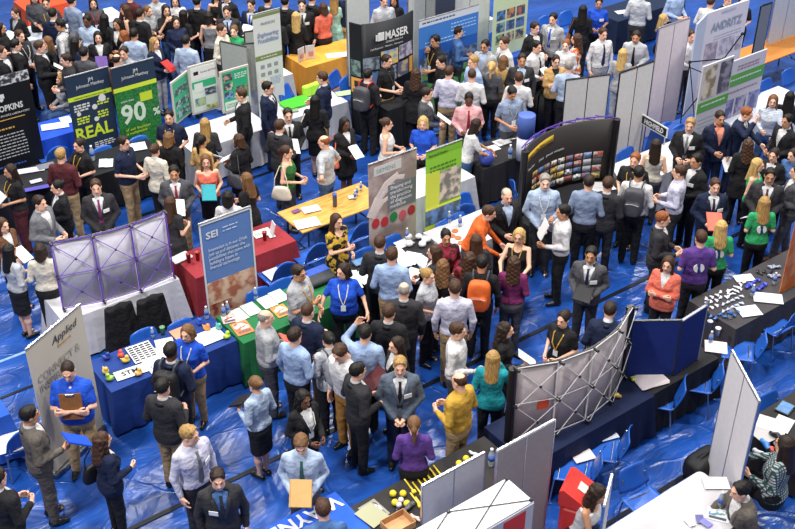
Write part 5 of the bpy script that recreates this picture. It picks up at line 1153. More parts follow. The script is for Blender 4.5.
c, L, Wd, z = TB['L']; o = text('WAYNE', .26, paint('e8eaf4'), Matrix.Translation((c.x, c.y, .756)) @ Matrix.Rotation(A + math.pi, 4, 'Z') @ Matrix.Translation((-.72, -.33, 0)), None); cl = [q for q in bpy.data.objects if q.name.startswith('tablecloth') and (q.location - Vector((c.x, c.y, 0))).length < .01][0]; o.parent = cl; o.matrix_local = cl.matrix_basis.inverted() @ (Matrix.Translation((c.x, c.y, .756)) @ Matrix.Rotation(A + math.pi, 4, 'Z') @ Matrix.Translation((-.72, -.33, 0)))
# white plastic table
picture_sheet(718, 515, .26, .20, -20, 'c8ccd8', '5a8aa0', 'open magazine before the seated man in tweed', .742, 'magazine'); sheetp(716, 483, .30, .20, 0, 'e8e6ea', 'white sheet at the far corner of the white table', .742)
for i, (x, y) in enumerate(((700, 519), (690, 522), (706, 523), (685, 528), (712, 527))): sheetp(x, y, .09, .13, 20 * i, ('5a5c90', 'e4e2e4', '7a7ab8', 'd8d8dc', 'b0a8c0')[i], 'small card on the white table, ' + ('dark blue', 'white and nearest the middle', 'violet', 'white at the frame edge', 'lilac')[i], .742, 'card', 'card')
bottle(720, 507, 'water bottle by the seated man in tweed', .742, 1.2)
# right black table
sheetp(772, 425, .26, .36, 60, 'e0dcdc', 'cream-white papers at the left of the black right-edge cloth', stack=2); sheetp(763, 434, .25, .3, 30, 'b0acac', 'grey leaflet near the wrapped parcel'); sheetp(783, 424, .22, .3, -35, 'd8d8dc', 'white pad beside the small tablet'); lump(775, 437, '161618', 'black pouch before the plaid-shirted woman', .16, .05, 'pouch'); lump(765, 446, '2f7ac8', 'blue wrapped packet beside the plaid shirt', .2, .05, 'packet'); lump(770, 450, 'c8503c', 'red packet beside the blue packet', .1, .04, 'packet'); lump(758, 455, 'c8ccd4', 'clear crumpled wrapper by the plaid shirt', .16, .05, 'wrapper')
# left edge chair papers
sheetp(11, 443, .3, .36, 20, 'e6e6ea', 'white papers on the folding chair seat', .46, stack=3); sheetp(581, 453, .28, .3, 20, 'd4c8c8', 'white paper on the chair nearer the red bin', .462); sheetp(607, 434, .25, .22, 20, 'b4bccc', 'grey-white paper on the chair further from the red bin', .462); sheetp(274, 274, .26, .3, 36, 'e0e2ea', 'white paper on the chair at the dark red table', .462)
# blue bag on the green table's end
s = SD((-.3, -.22, -.01), (.3, .22, .2), .016); s.add(lambda x, y, z: (((x / .26) ** 4 + (y / .17) ** 4 + ((z - .06) / .06) ** 2) ** .25 - 1) * .06, (-.27, -.18, 0), (.27, .18, .13), .02)
r = empty('tote_bag', label='blue and black folded tote bag between green table and gold-print woman', cat='bag'); put(r, 318, 281, .752, A); V, Q = s.mesh(); add_child('bag_body', np_mesh('bag_body', V, Q, 1), [mat('nylon', '35373c', .6, bump=.3)], r); MB().box((0, .1, .115), (.46, .16, .02)).build('blue_flap', mat('nylon', '2f52b0', .6, bump=.3), r)
# background table goods
for x, y, w, l, ro, c_, lb in ((55, 126, .5, .26, 20, 'dfe4f4', 'white swoosh print on the bright blue cloth'), (66, 120, .2, .3, 30, 'dfe4f4', 'white leaflet on the bright blue cloth'), (31, 170, .45, .18, 20, 'b8bcc8', 'silver brochures below the crest wall'), (36, 181, .2, .12, 30, 'a8acc0', 'leaflets in the middle of the crest table'), (37, 188, .4, .12, 24, '4a44a0', 'purple lettered strip on the crest table'), (46, 166, .3, .2, 30, '6a6c78', 'grey booklets at the back of the crest table'),
    (103, 163, .14, .3, 10, 'c8d0e4', 'pale card beside the bottle below REAL'), (109, 163, .14, .3, 10, 'c0d0d8', 'second pale card below REAL'), (135, 147, .4, .3, 20, 'e6e8ec', 'white papers behind the navy polo man'), (338, 55, .5, .25, 15, 'dcdcd8', 'white papers at the right of the orange cloth'), (440, 74, .25, .3, 30, 'e0e0e4', 'white sheet in front of the man on the phone'), (415, 80, .3, .2, 30, 'd8d8dc', 'white sheet on the black MA table'),
    (502, 142, .30, .22, 34, 'e2e2e6', 'white sheet on the ball table nearer the round pillar'), (490, 149, .35, .2, 30, 'e4e4e8', 'white sheets under the ball table visitor hands'), (512, 137, .3, .18, 30, 'dcdce0', 'white sheet at the back of the ball table'), (452, 168, .2, .3, 30, 'e0e0e4', 'white sheet on the cloth behind the lime banner'), (602, 187, .4, .3, 20, 'e4e4e8', 'white papers in front of the man in dark grey suit'), (623, 172, .3, .35, 10, 'e4e4ea', 'white papers before the red-haired man in black'), (522, 37, .3, .2, 20, 'e4e6f0', 'white sheet on the blue patterned cloth'), (512, 46, .35, .2, 20, 'dfe4f4', 'white sheets at the front of the blue patterned cloth'), (486, 54, .3, .2, 20, 'dce2f0', 'white sheet left on the blue patterned cloth'), (622, 12, .3, .2, 20, 'd8dce8', 'white sheet on the dark navy cloth'), (636, 8, .3, .2, 20, 'd8dce8', 'second white sheet on the dark navy cloth'), (600, 185, .2, .2, 0, 'dcdce0', 'small white card at the curved wall')):
    sheetp(x, y, w, l, ro, c_, lb)
sheetp(345, 93, .35, .2, 20, 'a8c890', 'pale green leaflet on the white cloth marked M'); sheetp(290, 110, .3, .2, 20, '8aa080', 'green leaflet below the lime green bag')
s = SD((-.35, -.25, -.01), (.35, .25, .15), .02); s.add(lambda x, y, z: (((x / .3) ** 6 + (y / .2) ** 6 + ((z - .03) / .03) ** 4) ** .1666 - 1) * .03, (-.31, -.2, 0), (.31, .2, .1)); V, Q = s.mesh(); o = bpy.data.objects.new('tote_bag', np_mesh('tote_bag', V, Q, 1)); COL.objects.link(o); o.data.materials[0] = mat('nylon', '4ac030', .5, bump=.3); put(o, 296, 104, .752, A); tag(o, 'lime green folded bag on the white cloth marked M', 'bag')
for x, y in ((307, 96), (313, 94), (318, 92)): o = MB().box((0, 0, .11), (.16, .12, .22)).build('gift_bag', paint('a8e040'), None); put(o, x, y, .752, A); tag(o, 'lime gift bag standing beside the bearded man in dark suit', 'bag', 'lime gift bags')
r = empty('table_sign', label='white folded card with pictures standing on the orange cloth', cat='sign'); put(r, 306, 60, .752, A); MB().box((-.11, 0, .15), (.2, .012, .3), .3).box((.11, 0, .15), (.2, .012, .3), -.3).build('card', paint('e8e6e8'), r); MB().box((-.1, -.02, .12), (.1, .01, .1), .3).box((.12, -.02, .12), (.1, .01, .1), -.3).build('picture', paint('c8907a'), r)
bottle(402, 84, 'large water bottle on the black MA table', .905, 1.8); bottle(93, 160, 'water bottle below the REAL banner', sc=1.4); bottle(510, 158, 'clear cup-like bottle at the front of the ball table', sc=1.3); bottle(465, 166, 'dark bottle on the cloth behind the lime banner')
ball(486, 165, .14, '3a4a9c', 'blue and silver ball under the hands of the long-haired woman', name='ball', grp='play balls')
r = empty('round_pillar', label='round pillar, blue above and white below, at the left end of the curved wall', cat='display stand'); q = P(524, 158, .76); r.location = (q.x, q.y, .755); MB().lathe([(.15, 0), (.15, .45)], n=24).build('white_drum', paint('c8cad4'), r, True); MB().lathe([(.155, .45), (.155, .85), (.14, .86)], n=24).build('blue_drum', paint('4a62a8'), r, True)
r = empty('wire_stand', label='black wire stand with draped cover behind the man in blue-grey polo', cat='display stand'); q = P(542, 126, 0); r.location = (q.x, q.y, 0); mb = MB(); [mb.tube([(.35 * math.cos(t), .35 * math.sin(t), 0), (.3 * math.cos(t), .3 * math.sin(t), .78), (0, 0, .84)], .014, 6) for t in (0, 1.05, 2.1, 3.14, 4.2, 5.2)]; mb.build('frame', metal('1a1a1e'), r); MB().lathe([(.34, .05), (.29, .76)], n=20).build('cover', mat('nylon', '1a1a1c', .7, bump=.3), r, True)
# sign with black letters
a = P(642, 116, 1.05); b = P(668, 131, 1.05); L = (b - a).length; d = (b - a).normalized(); r = empty('letter_sign', (a.x, a.y, 0), math.atan2(d.y, d.x), 'small white-framed sign with black letters before the pink-tinted partition', 'sign')
MB().box((L / 2, 0, 1.0), (L, .02, .20)).build('frame', paint('e0e0e0'), r); MB().box((L / 2, -.012, 1.0), (L - .05, .008, .15)).build('plate', paint('16161a'), r); tx(r, 'HIGHFIELD', L / 2, .955, .13, 'f0f0f0', .8, 'CENTER', .018); MB().tube([(.05, .0, .9), (.05, .0, .01)], .012, 6).build('leg', metal(), r); MB().tube([(L - .05, 0, .9), (L - .05, 0, .01)], .012, 6).build('leg', metal(), r)
# coats over chairs behind the blue table
for px, py, lb in ((118, 305, 'black coat draped over a chair, nearer the CONNECT banner'), (150, 297, 'black coat draped over a chair, behind the royal blue polo woman')):
    q = P(px, py, .95); s = SD((-.34, -.25, .12), (.34, .28, 1.02), .018)
    s.add(lambda x, y, z: (np.sqrt((x / (.20 + .10 * (1 - z))) ** 4 + (y / (.05 + .13 * (1 - z) + .02 * np.sin(x * 30))) ** 4) ** .5 - 1) * .05 + np.maximum(z - .93, 0) , (-.34, -.25, .15), (.34, .28, .95), .02); s.cut(lambda x, y, z: z - .16 - .05 * np.sin(x * 9) + 0 * y)
    V, Q = s.mesh(); o = bpy.data.objects.new('coat', np_mesh('coat', V, Q, 1)); COL.objects.link(o); o.data.materials[0] = fab('141317'); o.location = (q.x, q.y, 0); o.rotation_euler = (0, 0, A); tag(o, lb, 'coat', 'black coats over chairs')
# dark duffel bags by the pale partition
s = SD((-.35, -.25, -.02), (.35, .25, .4), .018); s.add(lambda x, y, z: (((x / .28) ** 4 + (y / .17) ** 4 + ((z - .16) / .16) ** 4) ** .25 - 1) * .16, (-.29, -.18, 0), (.29, .18, .33)); s.cap((-.12, 0, .32), (.12, 0, .36), .02, .02); V, Q = s.mesh()
o = bpy.data.objects.new('duffel_bag', np_mesh('duffel_bag', V, Q, 1)); COL.objects.link(o); o.data.materials[0] = mat('nylon', '1a1a1e', .6, bump=.3); q = P(703, 468, .1); o.location = (q.x, q.y, .01); o.rotation_euler = (0, 0, A); tag(o, 'black duffel bag on the floor beside the pale partition', 'bag')
# ---------------------------------------------------------------- the crowd: pixel of the head, facing, look, label
CROWD = '''
15,13,-30|fl Bp C:black T:black hhw pap=dfe8e4 sh=lgrey|woman in black cardigan holding a pale sheet, top left corner
46,3,10|ml Bs S:dgrey T:tan dhs lan=yellow gl|man in dark grey polo with spectacles, before the orange-red table
53,14,170|ml Ks J:navy2 T:navy2 dds|man in navy suit seen from behind, next to the polo man with spectacles
60,25,-90|mm Ks L:white T:tan dhs bp=dgrey|man in white shirt with dark backpack straps, facing left, top left
87,21,-15|md Ks L:lblue T:lgrey xxs|man in light blue shirt with folded arms, between two dark-haired women
72,1,150|ml Ds L:greyblue T:char hhs|man in grey-blue shirt at the frame top, above the folded-arms man
93,3,20|fl Dl L:dgrey T:denim hhs lan=red|woman with red lanyard and dark grey shirt, top left
105,19,150|fl Kl C:black K:black hhc|woman in black with long black hair, back turned above the purple folder
125,10,-90|fl Bl N:black T:black hhs|woman in black with long brown hair facing left, near the maroon shirt
130,-4,170|ml Ks L:maroon T:black dds|man in maroon shirt cut by the top edge, back turned
20,36,60|ml Bs L:char T:char hhs lan=white|man in charcoal shirt above the black crest wall, facing right
16,45,120|ml Ks J:black T:black dds|man in black jacket right behind the black crest wall
1,28,90|fm Kl S:black T:black hhs|woman in black tee at the left edge near the white-clothed table
40,47,100|ml Bs J:black T:black hhs pap|man in long black suit facing the woman with papers, left
47,42,-60|fl Ll C:black T:char hhs sh=lgrey|woman in grey blouse and black cardigan facing the black suit, left
76,43,130|fl Kl S:navy2 T:brown hhs|woman in navy top with long black hair above the REAL banner
84,53,170|ml Ks L:dgrey T:black hhs|man in dark grey sweater directly above the navy REAL banner
98,37,15|fl Kl J:black T:black hhs fol=purple|woman in black blazer holding a purple folder, long black hair
117,60,165|ml Db L:brown T:black dds|balding man in brown above the gap of the navy and forest banners
124,53,-10|ml Ds L:lgrey T:black hhs|man in light grey shirt looking up above the forest banner
134,34,170|mm Ks L:lblue T:black dhs|man in light blue shirt seen from behind, above the forest banner
123,36,-80|fm Rl C:brown T:black ghs|woman in brown cardigan gesturing beside the light blue shirt
61,80,-50|fl Ok U:lgrey T:denim hhS h=1.6|seated curly blond woman in grey between crest wall and REAL banner
148,11,60|fl Lp U:lgrey T:black hhs bag=mint bs=r|woman in grey tee with pale green bag, ponytail, top left
155,-3,20|ml Bs L:silver T:black dds|man in silver grey shirt cut by the top edge, above the grey tee
166,10,30|fl Dl S:black T:denim uus|woman in black tee with raised hands, jeans, near the top
175,1,10|fl Dk U:white T:denim hhs|woman in white top at the top edge beside the black tee
184,15,140|fl Kl S:black T:black dhs bag=lgrey|woman in black tee with very long black hair, back turned near the top
197,2,170|ml Ks J:black T:black dds|man in black suit at the top edge, back turned, right of the white top
209,17,170|fl Ko N:lgrey:stripe:dgrey K:black dds|woman in striped grey sleeveless top with black bob, back turned
216,-5,30|fl Dl E:black -: dhc|woman in black sleeveless dress at the top edge
227,12,0|ml Ds J:char T:char dds tie=navy sh=lblue|man in charcoal suit with dark tie above the grey felt board
226,-4,-30|ml Ds J:black T:black hhs|man in black suit cut by the top edge above the charcoal suit
251,5,-20|ml Ds J:navy2 T:navy2 hhs tie=royal pap|man in navy suit and blue tie, looking down beside the tall banner
222,30,70|ml Bs L:cream T:char hhs|man in cream sweater facing the teal top, behind the grey board
234,31,-10|fp Ln S:green T:black hhs|woman in teal green top behind the grey felt board
155,43,60|fl Ol C:navy2 T:lgrey hhs fol=red sh=white|blonde woman in navy blazer, holding red papers above the forest banner
186,41,165|ml Ks L:lblue T:denim dhs|man in light blue shirt seen from behind, left of the cream sweater
241,95,-80|ml Bs J:black T:black dhs|tall man in black suit before the green poster board, facing left
268,88,80|ml Ks J:navy2 T:navy2 dds tie=black gl|man in dark navy suit with glasses before the tall white banner
302,5,0|mp Ds J:black T:black dhs tie=char bad|man in black suit with badge facing the long-haired blonde, top
296,17,180|fl Yl C:black T:black hhs fol=royal at=r|blonde woman in black with blue folder, back turned, top
323,8,-150|fl Bo L:coral T:black huc|woman in coral sweater with hand at her face, above the orange cloth
334,-1,180|fl Ol D:mint -: dds|blonde woman in pale aqua dress at the top edge beside coral sweater
348,-6,150|ml Ds S:navy2 T:tan dds|man in navy polo cut by the top edge, left of the orange-panelled black wall
285,2,170|ml Ks J:black T:black dds|man in black suit at the top edge above the blue folder
268,0,150|ml Ds J:char T:black dds|man in charcoal jacket at the top edge over the tall banner
322,78,-100|ml Bs J:navy2 T:tan dhs sh=white|bearded man in dark navy blazer beside the lime gift bags
315,101,175|fl Kl C:black K:black hhc bag=cream by=.2|woman in black with cream shoulder bag, back to the camera
368,75,150|ml Ks J:black T:black hhs bp=dgrey bps=red|man in black suit wearing a grey and red backpack
387,61,60|ml Ds S:black T:tan hhs lan=dgrey|man in black polo and tan trousers before the orange-panelled black wall
384,1,20|ml Ks L:silver T:black hhs|man in silver shirt at the top edge above the orange-panelled black wall
394,0,-20|fm Kl S:black T:black hhs|woman in black at the top edge above the orange-panelled black wall
416,74,165|fl Bk B:black T:black hhs|woman in black coat with long curly brown hair before the orange-panelled black wall
435,41,-50|mm Ks S:black T:black hus lan=yellow|man in black tee on the phone before the wide blue banner
458,32,100|ml Ds L:blue T:char hhs|man in denim blue shirt before the wide blue banner, facing right
441,62,-60|ml Ks J:black T:black hhs lean=12 sh=black|man in black jacket bending over the green cloth
449,72,160|ml Bs L:lav T:khaki hhs|man in pale lavender shirt and khaki trousers, back turned near the orange-panelled black wall
485,46,-30|mm Ks J:lgrey T:char hhs gl sh=lblue|bearded man with glasses in light grey jacket before the blue cloth
473,62,-60|ml Os L:sky T:denim hhs|young blond man in sky blue shirt left of the long-ponytail woman
472,75,170|ml Bz L:white T:char hhs|man with cropped hair in white shirt, behind the pink shirt
427,94,80|ml Ds J:dgrey T:black hhs pap|man in dark grey suit above the blue tee, holding papers
469,99,0|md Kz L:pink T:black hhs tie=dred pit=25|man in pink shirt and red tie looking down
510,20,-20|fd Kn S:lgrey T:black uuS|seated woman with headband in grey tee before the pale green board
504,43,-60|ml Bs L:white T:char hhs tie=grey|man in white shirt and grey tie facing left near the blue cloth
492,67,165|fl Yp L:dgrey T:black hhs|woman in dark grey with very long blond ponytail
504,61,150|fl Lo C:tan T:tan hhs|woman in beige cardigan between the ponytail and the dark suit
522,60,0|mm Ds J:char T:char dhs sh=lblue bad|man in charcoal suit with badge and light blue shirt, facing us
519,78,170|ml Bs L:white T:char hhs|man in white shirt seen from behind above the blue-grey polo
512,93,20|mm Ks S:greyblue T:dgrey hhs lan=lgrey pit=28|man in blue-grey polo looking down by the black wire stand
535,28,40|ml Ds J:black T:black hhs sh=white|man in black suit and white shirt beside the grey-suited man
553,19,-30|ml Ks J:lgrey T:char dhs tie=royal bad|man in light grey suit and blue tie, near the top
537,47,40|ml Ks L:white T:char hhs tie=char pap|man in white shirt and dark tie holding papers, facing right
566,45,-20|fp Rn L:white T:black hhs|red-haired woman in white blouse, centre of the upper crowd
576,39,-110|fl Bk U:orange:print:cream T:black hhs|woman with patterned orange top behind the red-haired woman
583,10,170|fm Kl L:black T:black dhs bag=brown|woman in black with brown bag, back turned, near the top edge
599,3,-10|fm Kn S:royal T:black hhs bad|woman in bright blue top with badge at the top edge
603,34,20|ml Bs L:white T:lgrey dds tie=navy|young man in white shirt and navy tie with arms down
636,37,-20|mm Ds L:silver T:char hhs tie=black lean=10|man in silver white shirt and black tie leaning, above the partitions
623,54,155|fl Yl L:lgrey T:lgrey hhs|blonde woman in grey seen from behind above the white partition
556,61,10|fl Dn C:tan T:black xxs sh=black gl|woman in tan cardigan over black with glasses, facing us
569,66,170|ml Gs L:lblue T:black hhs|grey-haired man in light blue shirt, back turned above the white partition
641,-7,160|ml Ks L:silver T:char hhs h=1.8|man in pale grey shirt cut by the top edge beside the navy cloth
664,19,70|fl Yl L:royal T:black hhS|seated blonde woman in blue sweater above the pink partition
711,2,140|ml Bs L:white T:black hhs|man in white shirt at the top edge above the pale picture wall
678,-10,30|ml Ds L:sky T:char hhs|man in sky blue shirt cut by the top edge, upper right
728,0,20|ml Ks J:black T:black hhs|man in black at the top edge over the faint grey heading
743,1,-20|fl Bo S:black T:black hhs|woman with brown bob at the top edge over the picture wall
691,36,20|ml Bs L:white T:char hhs|man in white shirt glimpsed between the pink partition and the picture wall
790,97,160|fm Kl L:black T:black hhs|woman with long black hair in black at the right edge
773,101,-20|fl Ll L:lblue:stripe:white T:denim rhs|blonde woman in pale striped blouse near the right edge
10,171,-50|fm Dl S:black T:maroon hhs lan=yellow pap=dfe4ea|woman in black polo holding papers below the crest wall
79,145,-40|fl Dn S:black T:black hrs lan=yellow|woman in black polo with yellow lanyard before the REAL banner
61,155,170|ml Os L:maroon T:khaki hhs|blond man in maroon shirt and khaki trousers, back turned
57,187,-60|fl Kn J:black T:black hhs fol=lgrey|woman in black suit with grey folder facing left, below maroon shirt
40,203,70|ml Ds J:grey T:grey hhs|young man in grey suit facing the black-suited woman with folder
96,187,15|ml Bs J:char T:black ccs tie=plum bad|smiling man in charcoal suit with badge above the lavender pop-up
124,143,70|ml Ds S:navy2 T:khaki hhs gl|man in navy polo and khaki trousers below the forest banner
169,117,0|ml Ks S:navy2 T:black hhs lan=yellow|man in dark navy polo facing us before the green poster board
169,138,170|fl Lo L:black T:black hhs|woman in black with fair short hair, back turned near navy polo
155,150,160|fl Bn C:cream T:black hhs|woman in cream jacket with brown bun, back turned
205,124,180|fl Ol J:char T:khaki hhs|blonde woman in charcoal blazer before the green poster board, back turned
202,141,150|fm Kp L:tan T:khaki hhs pap|woman in tan top with black ponytail holding papers
174,173,10|mm Ks J:dgrey T:khaki hhs tie=dred pap|man in grey suit and red tie, looking at his papers
206,161,10|fl Ll N:coral K:black hhc fol=teal|woman in coral top and black skirt, holding a teal folder
171,203,150|fl Bl D:char -: hhc|woman in charcoal dress with brown hair beside the lavender pop-up
238,140,-120|fl Bo B:black T:black hhs pap bag=dgrey|woman in long black coat with grey bag, before the white cloth
246,179,-120|fl Ll D:black -: hhc|woman in black dress with long light brown hair above the blue-topped banner
228,197,180|fm Ko L:white T:black dds|woman with short black hair in white, half hidden by the blue-topped banner
288,115,15|ml Ds J:black T:black hhs tie=black gl pap|man in black suit with glasses, reading papers below the green bag
280,126,150|ml Bs J:char T:char hhs|man in charcoal suit from behind, above the green vest
287,152,80|fl Bp N:dgreen K:dgrey hhc bag=cream bs=r|woman in green vest and grey skirt with ponytail
324,142,-110|ml Rb S:silver T:denim pps|balding man in grey polo and jeans, hands on hips
345,124,40|fd Kl B:black K:black hhc bag=coral bs=r pap|woman in black coat with orange bag holding white paper
387,124,90|fl Bn E:white -: hhc|woman in white dress above the gloved-hand banner
423,123,-10|fl Yo S:royal T:black hhs|blonde woman in blue tee above the lime green banner
477,125,100|fm Dl S:white T:denim rrs lean=15|long-haired woman in white top and jeans touching the ball
507,196,20|ml Gb J:black T:black dhs sh=lblue|balding man in black suit with open collar, near the orange sweater
545,182,0|mp Gs L:lblue T:char ccs lan=white h=1.82|older grey-haired man in light blue shirt with ID badge
589,182,165|ml Ds L:greyblue T:black hhs h=1.8|man in grey-blue shirt from behind at the curved dark wall
608,184,160|ml Bs J:char T:char hhs|man in charcoal suit with brown hair at the curved dark wall
635,160,-30|ml Rs S:black T:black hhs lan=yellow|red-haired man in black with yellow lanyard by the white cloth
639,173,160|mm Ks L:white T:black hhs bp=dgrey h=1.8|man in white shirt wearing a dark backpack, right of the curved wall
656,145,170|fl Dl N:cream T:dgrey hhs|woman in cream top with long brown hair at the white cloth
563,212,-90|mm Ks L:white T:black hus pap til=70|bearded man in white shirt holding a sheet, facing left
690,125,-20|ml Os J:black T:black hhs tie=grey bad|blond man in black suit with badge below the letter sign
720,118,10|mm Ds J:navy2 T:navy2 dhs sh=salmon pap at=l|man in navy suit and salmon shirt holding white paper
747,114,60|ml Rs J:navy2 T:navy2 rws lean=12|ginger man in navy suit leaning over the pale cloth
787,121,-60|mm Ks J:black T:black hhs|man in black suit facing the pale striped blouse, right edge
696,161,-60|mm Ks J:black T:black hhs bad|man in black suit with badge facing left, right of lavender shirt
679,172,-110|ml Bs L:lav T:char hhs|young man in pale lavender shirt among the dark suits
748,145,175|fl Bk B:black T:black hhs|woman in long black coat with curly brown hair, back turned, right
758,165,60|fl Yl N:green T:black hhs|blonde woman in bright green sleeveless top
774,155,-40|fl Dn J:black T:black hhs bad|woman in black jacket with badge and dark bun, near right edge
770,176,-15|mm Ks J:char T:char hhs tie=maroon gl h=1.82|big man in charcoal suit with glasses facing the green tee
715,186,0|ml Bs J:navy2 T:navy2 hhs tie=navy bad fol=coral|smiling man in navy suit with badge and orange folder
764,203,180|fl Ol S:green T:black hhs logo pap at=l|blonde woman in green tee with white mark, holding paper, right
793,155,-60|fl Dp L:blue T:black hhs|woman in blue top with ponytail at the right edge
797,172,-100|ml Ds J:dgrey T:dgrey hhw shoe=6a4020|man in dark grey suit with brown shoes at the right edge
3,225,60|fl Bl C:brown T:black hhs pap sh=white|woman in brown vest holding paper at the left edge
10,251,140|fl Kl R:silver K:black hhc|woman in grey top and black skirt with long black hair, left
40,250,-170|fl Do R:cream T:black hhs|woman in cream top with brown bob left of the lavender pop-up
337,221,45|fl Bl D:gold:print:black -: hxc|woman in gold and black print dress by the wood table
299,273,60|mm Ds S:lgrey T:black hxs lan=yellow fat=1.25 gl|balding man in light grey polo with folded arms at the green cloth
343,271,0|fl Do S:royal T:black oos lan=white fat=1.35 yaw=-45|woman in royal blue blouse with arms spread, centre left
308,311,150|ml Bz J:navy2 T:khaki hhs|man with cropped hair in navy blazer and khaki, back turned
380,243,170|ml Bs J:char T:black hhs|man in charcoal suit from behind at the black papers cloth
392,255,170|ml Bs L:sky T:khaki hhs h=1.8|man in sky blue shirt and khaki trousers from behind, centre
389,312,165|ml Bs J:black T:black hhs|man in black suit with brown hair from behind, beside the raised arm
404,290,175|ml Gb J:char T:char dds|bald man in charcoal suit from behind, left of the blonde bun
446,237,10|fm Kn C:dred:print:black T:black hhs sh=dred|woman in red patterned scarf and dark top facing us, centre
434,252,-100|fl Bl C:char T:black hhs|woman in charcoal with brown hair facing left at the black papers cloth
443,266,170|fl Lk J:black T:black hhs|woman in black jacket with curly light brown hair, back turned, centre
476,241,-165|fl Bl L:char T:black hhs|woman in charcoal with straight brown hair below the orange sweater
470,259,160|fl Bk L:dred:print:maroon T:black hhs|woman in red print top with wavy brown hair, back turned, centre
489,213,80|ml Bs L:orange T:dgrey rrs lean=22|man in orange sweater leaning over the white cloth
519,236,-20|fl Yo N:black T:black rrs lan=yellow gl|blonde woman in black sleeveless top with glasses and yellow lanyard
514,263,170|fl Bk L:plum T:dgrey hhs|woman in purple top with long curly hair, back turned, centre
482,263,170|mm Ks L:black T:black dds bp=orange|man in black wearing an orange backpack, centre
428,276,60|fl On S:silver T:black hhs pap|woman in pale grey tee with blond bun holding papers
455,288,180|ml Bs L:lav T:khaki dds h=1.8|man in pale lavender striped shirt and khaki, back turned, centre
591,255,-20|mm Ks J:dgrey T:char hhs tie=navy bad fol=black til=15|man in dark grey suit with navy tie, standing alone on the tarp
663,219,80|ml Rs J:char T:char hhs|red-bearded man in charcoal suit left of the navy suit
668,264,-30|fl Bl C:coral T:black xxs sh=white|woman in coral cardigan above the navy felt board
701,238,180|ml Bs S:purple T:char hhs logo pap at=r|man in purple tee, a white mark on his back, at the charcoal cloth
721,227,180|fl Yl S:green T:black hhs logo|blonde woman in green tee with white mark beside the purple tee
68,371,5|ml Dz S:royal T:khaki xxa clip fat=1.2 pit=22 h=1.82|man in royal blue polo, arms folded before the CONNECT banner
30,415,120|mm Ks J:tweed T:tweed dhs h=1.82 fol=royal at=r|man in taupe grey suit, lower left, back turned
171,351,165|md Ks J:navy2 T:black hhs bp=black|man in dark jacket at the blue cloth, wearing a black backpack
187,333,-20|fl Lo S:royal T:khaki hrs lan=white|woman in royal blue polo and khaki trousers behind the backpack man
163,387,160|ml Ks J:char T:khaki hhs|man in black suit coat and khaki trousers, back turned, lower left
255,384,-130|fl Ln L:lblue K:black hhc fol=black|woman in grey-blue blouse and black skirt with a bun
266,318,110|ml Gb L:lgrey T:dgrey hhs fol=coral fat=1.15|balding man in light grey shirt, reading a booklet at the green cloth
295,336,145|ml Ds L:sky T:black dhs|man in sky blue shirt and black trousers beside the booklet reader
328,339,-150|fl Kn C:silver T:black hhs bp=lgrey|woman in grey wearing a light grey backpack, black hair
340,353,-40|ml Bs L:white T:a87838 dds lean=8 pit=25 h=1.8|man in white shirt and tan-gold trousers, looking down
365,333,170|ml Ks L:sky T:black wds|man in light blue shirt with one arm raised, back turned
358,371,120|ml Ks J:char T:black hhs|man in charcoal suit from behind, right of the white shirt with gold trousers
304,399,40|fd Kk J:black T:black hhs lan=white|woman in black jacket with black braids, lower centre
396,345,-60|fl Dl J:black T:black hhs fol=maroon|woman in black blazer holding a maroon folder
400,366,0|ml Os J:greyblue2 T:navy2 ccs tie=black bad|blond man in blue-grey suit with black tie, hands clasped
458,331,80|ml Bs L:white T:dgrey dhs|man in white shirt with sleeves down facing right, centre
459,381,-130|ml Bb L:yellow T:khaki hhs fat=1.1|balding man in yellow shirt, back turned, lower centre
493,358,170|fl Ol C:teal T:black hus|blonde woman in turquoise jacket beside the curved pale pop-up
506,330,80|fl Dk L:black T:black hhs pap|woman in black with dark wavy hair, above the pale pop-up
414,424,180|fl Lp L:purple T:black hhs|woman in purple sweater with blond ponytail at the yellow giveaways
563,319,-40|fl Dn S:black T:black hhs lan=yellow|woman in black tee with yellow lanyard behind the pale pop-up
610,310,160|ml Ds J:navy2 T:black hhs lean=10|man in navy jacket bowed behind the pale pop-up
103,440,130|fl Bk J:navy2 T:black dhs bag=black|woman in dark navy blazer with long curly hair, lower left
-2,478,150|ml Ds J:black T:black hhs|man in black suit cut by the left edge, lower left corner
190,435,45|ml Os L:lav T:char dds tie=grey bad h=1.82 yaw=30|blond man in lavender shirt and grey tie, lower left
218,479,15|ml Ds J:char T:char dds tie=char bad=r sh=blue|man in black suit over blue shirt with badge, bottom
301,444,0|ml Ls L:lblue T:dgrey hhs tie=2f5a58 fol=tan pit=28|man in light blue shirt and teal tie, looking down at his folder
323,509,-170|ml Bs L:blue T:black hhs lean=15|man in blue sweater leaning over the bright blue cloth
599,494,60|fm Dk N:white T:navy drS lean=15 h=1.75|woman in white sleeveless top seated beside the red drop box
740,491,-80|ml Ks J:tweed T:black hrS lean=12 h=1.8|seated man in tweed jacket reading at the white table
784,445,-130|fl Dl U:silver:plaid:2a4a48 T:black hrS h=1.9|seated woman in plaid shirt with dark hair at the right edge
117,24,-20|fm Dl J:black T:black hhs|woman in black jacket with dark hair between the black coat and brown cardigan
140,14,150|ml Ds J:black T:black hhs|man in black jacket seen from behind, left of the grey tee
176,22,20|fl Dl L:navy T:denim hhs|woman in navy top with jeans between the raised hand and the long black hair
274,18,170|ml Ks J:black T:black hhs|man in black suit left of the long-haired blonde with blue folder
312,-2,160|ml Ds J:black T:black hhs|man in black suit at the top edge behind the coral sweater
34,-3,20|fl Bl L:dgrey T:black hhs|woman in dark grey at the top edge, left of the polo man
66,60,-60|ml Ds L:char T:black hhs|man in charcoal sweater behind the seated curly blond woman
2,52,80|ml Bs J:black T:tan hhs|man in black jacket cut by the left edge above the crest wall
'''
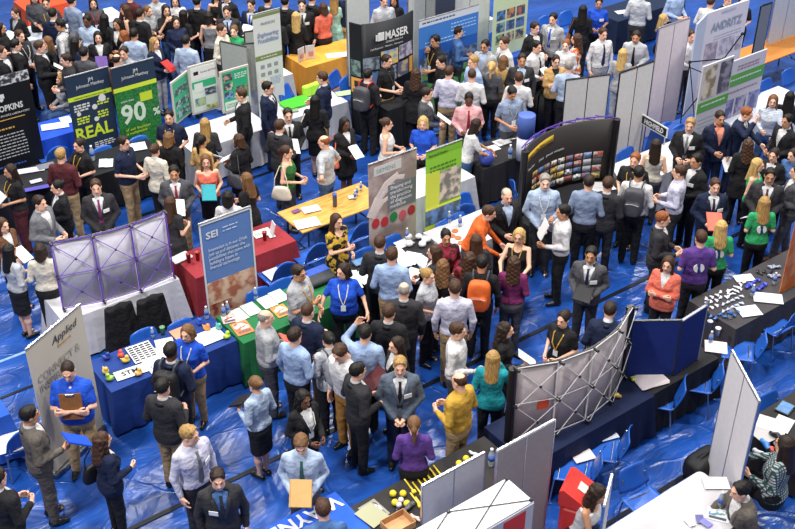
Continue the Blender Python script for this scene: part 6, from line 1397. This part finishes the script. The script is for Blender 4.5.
NAMED['greyblue2'] = '55606f'
for ln in CROWD.strip().split('\n'):
    a, look, label = ln.split('|'); x, y, r = [float(v) for v in a.split(',')]
    person(x, y, r, look, label)
# ---------------------------------------------------------------- lettering becomes plain mesh
bpy.context.view_layer.update(); _dg = bpy.context.evaluated_depsgraph_get()
for o in [q for q in bpy.data.objects if q.type == 'FONT']:
    me = bpy.data.meshes.new_from_object(o.evaluated_get(_dg)); n = bpy.data.objects.new('lettering', me); COL.objects.link(n)
    n.parent = o.parent; n.matrix_local = o.matrix_local; bpy.data.objects.remove(o)
for o in bpy.data.objects:
    for k_ in ('_ref', '_grip'):
        if k_ in o: del o[k_]
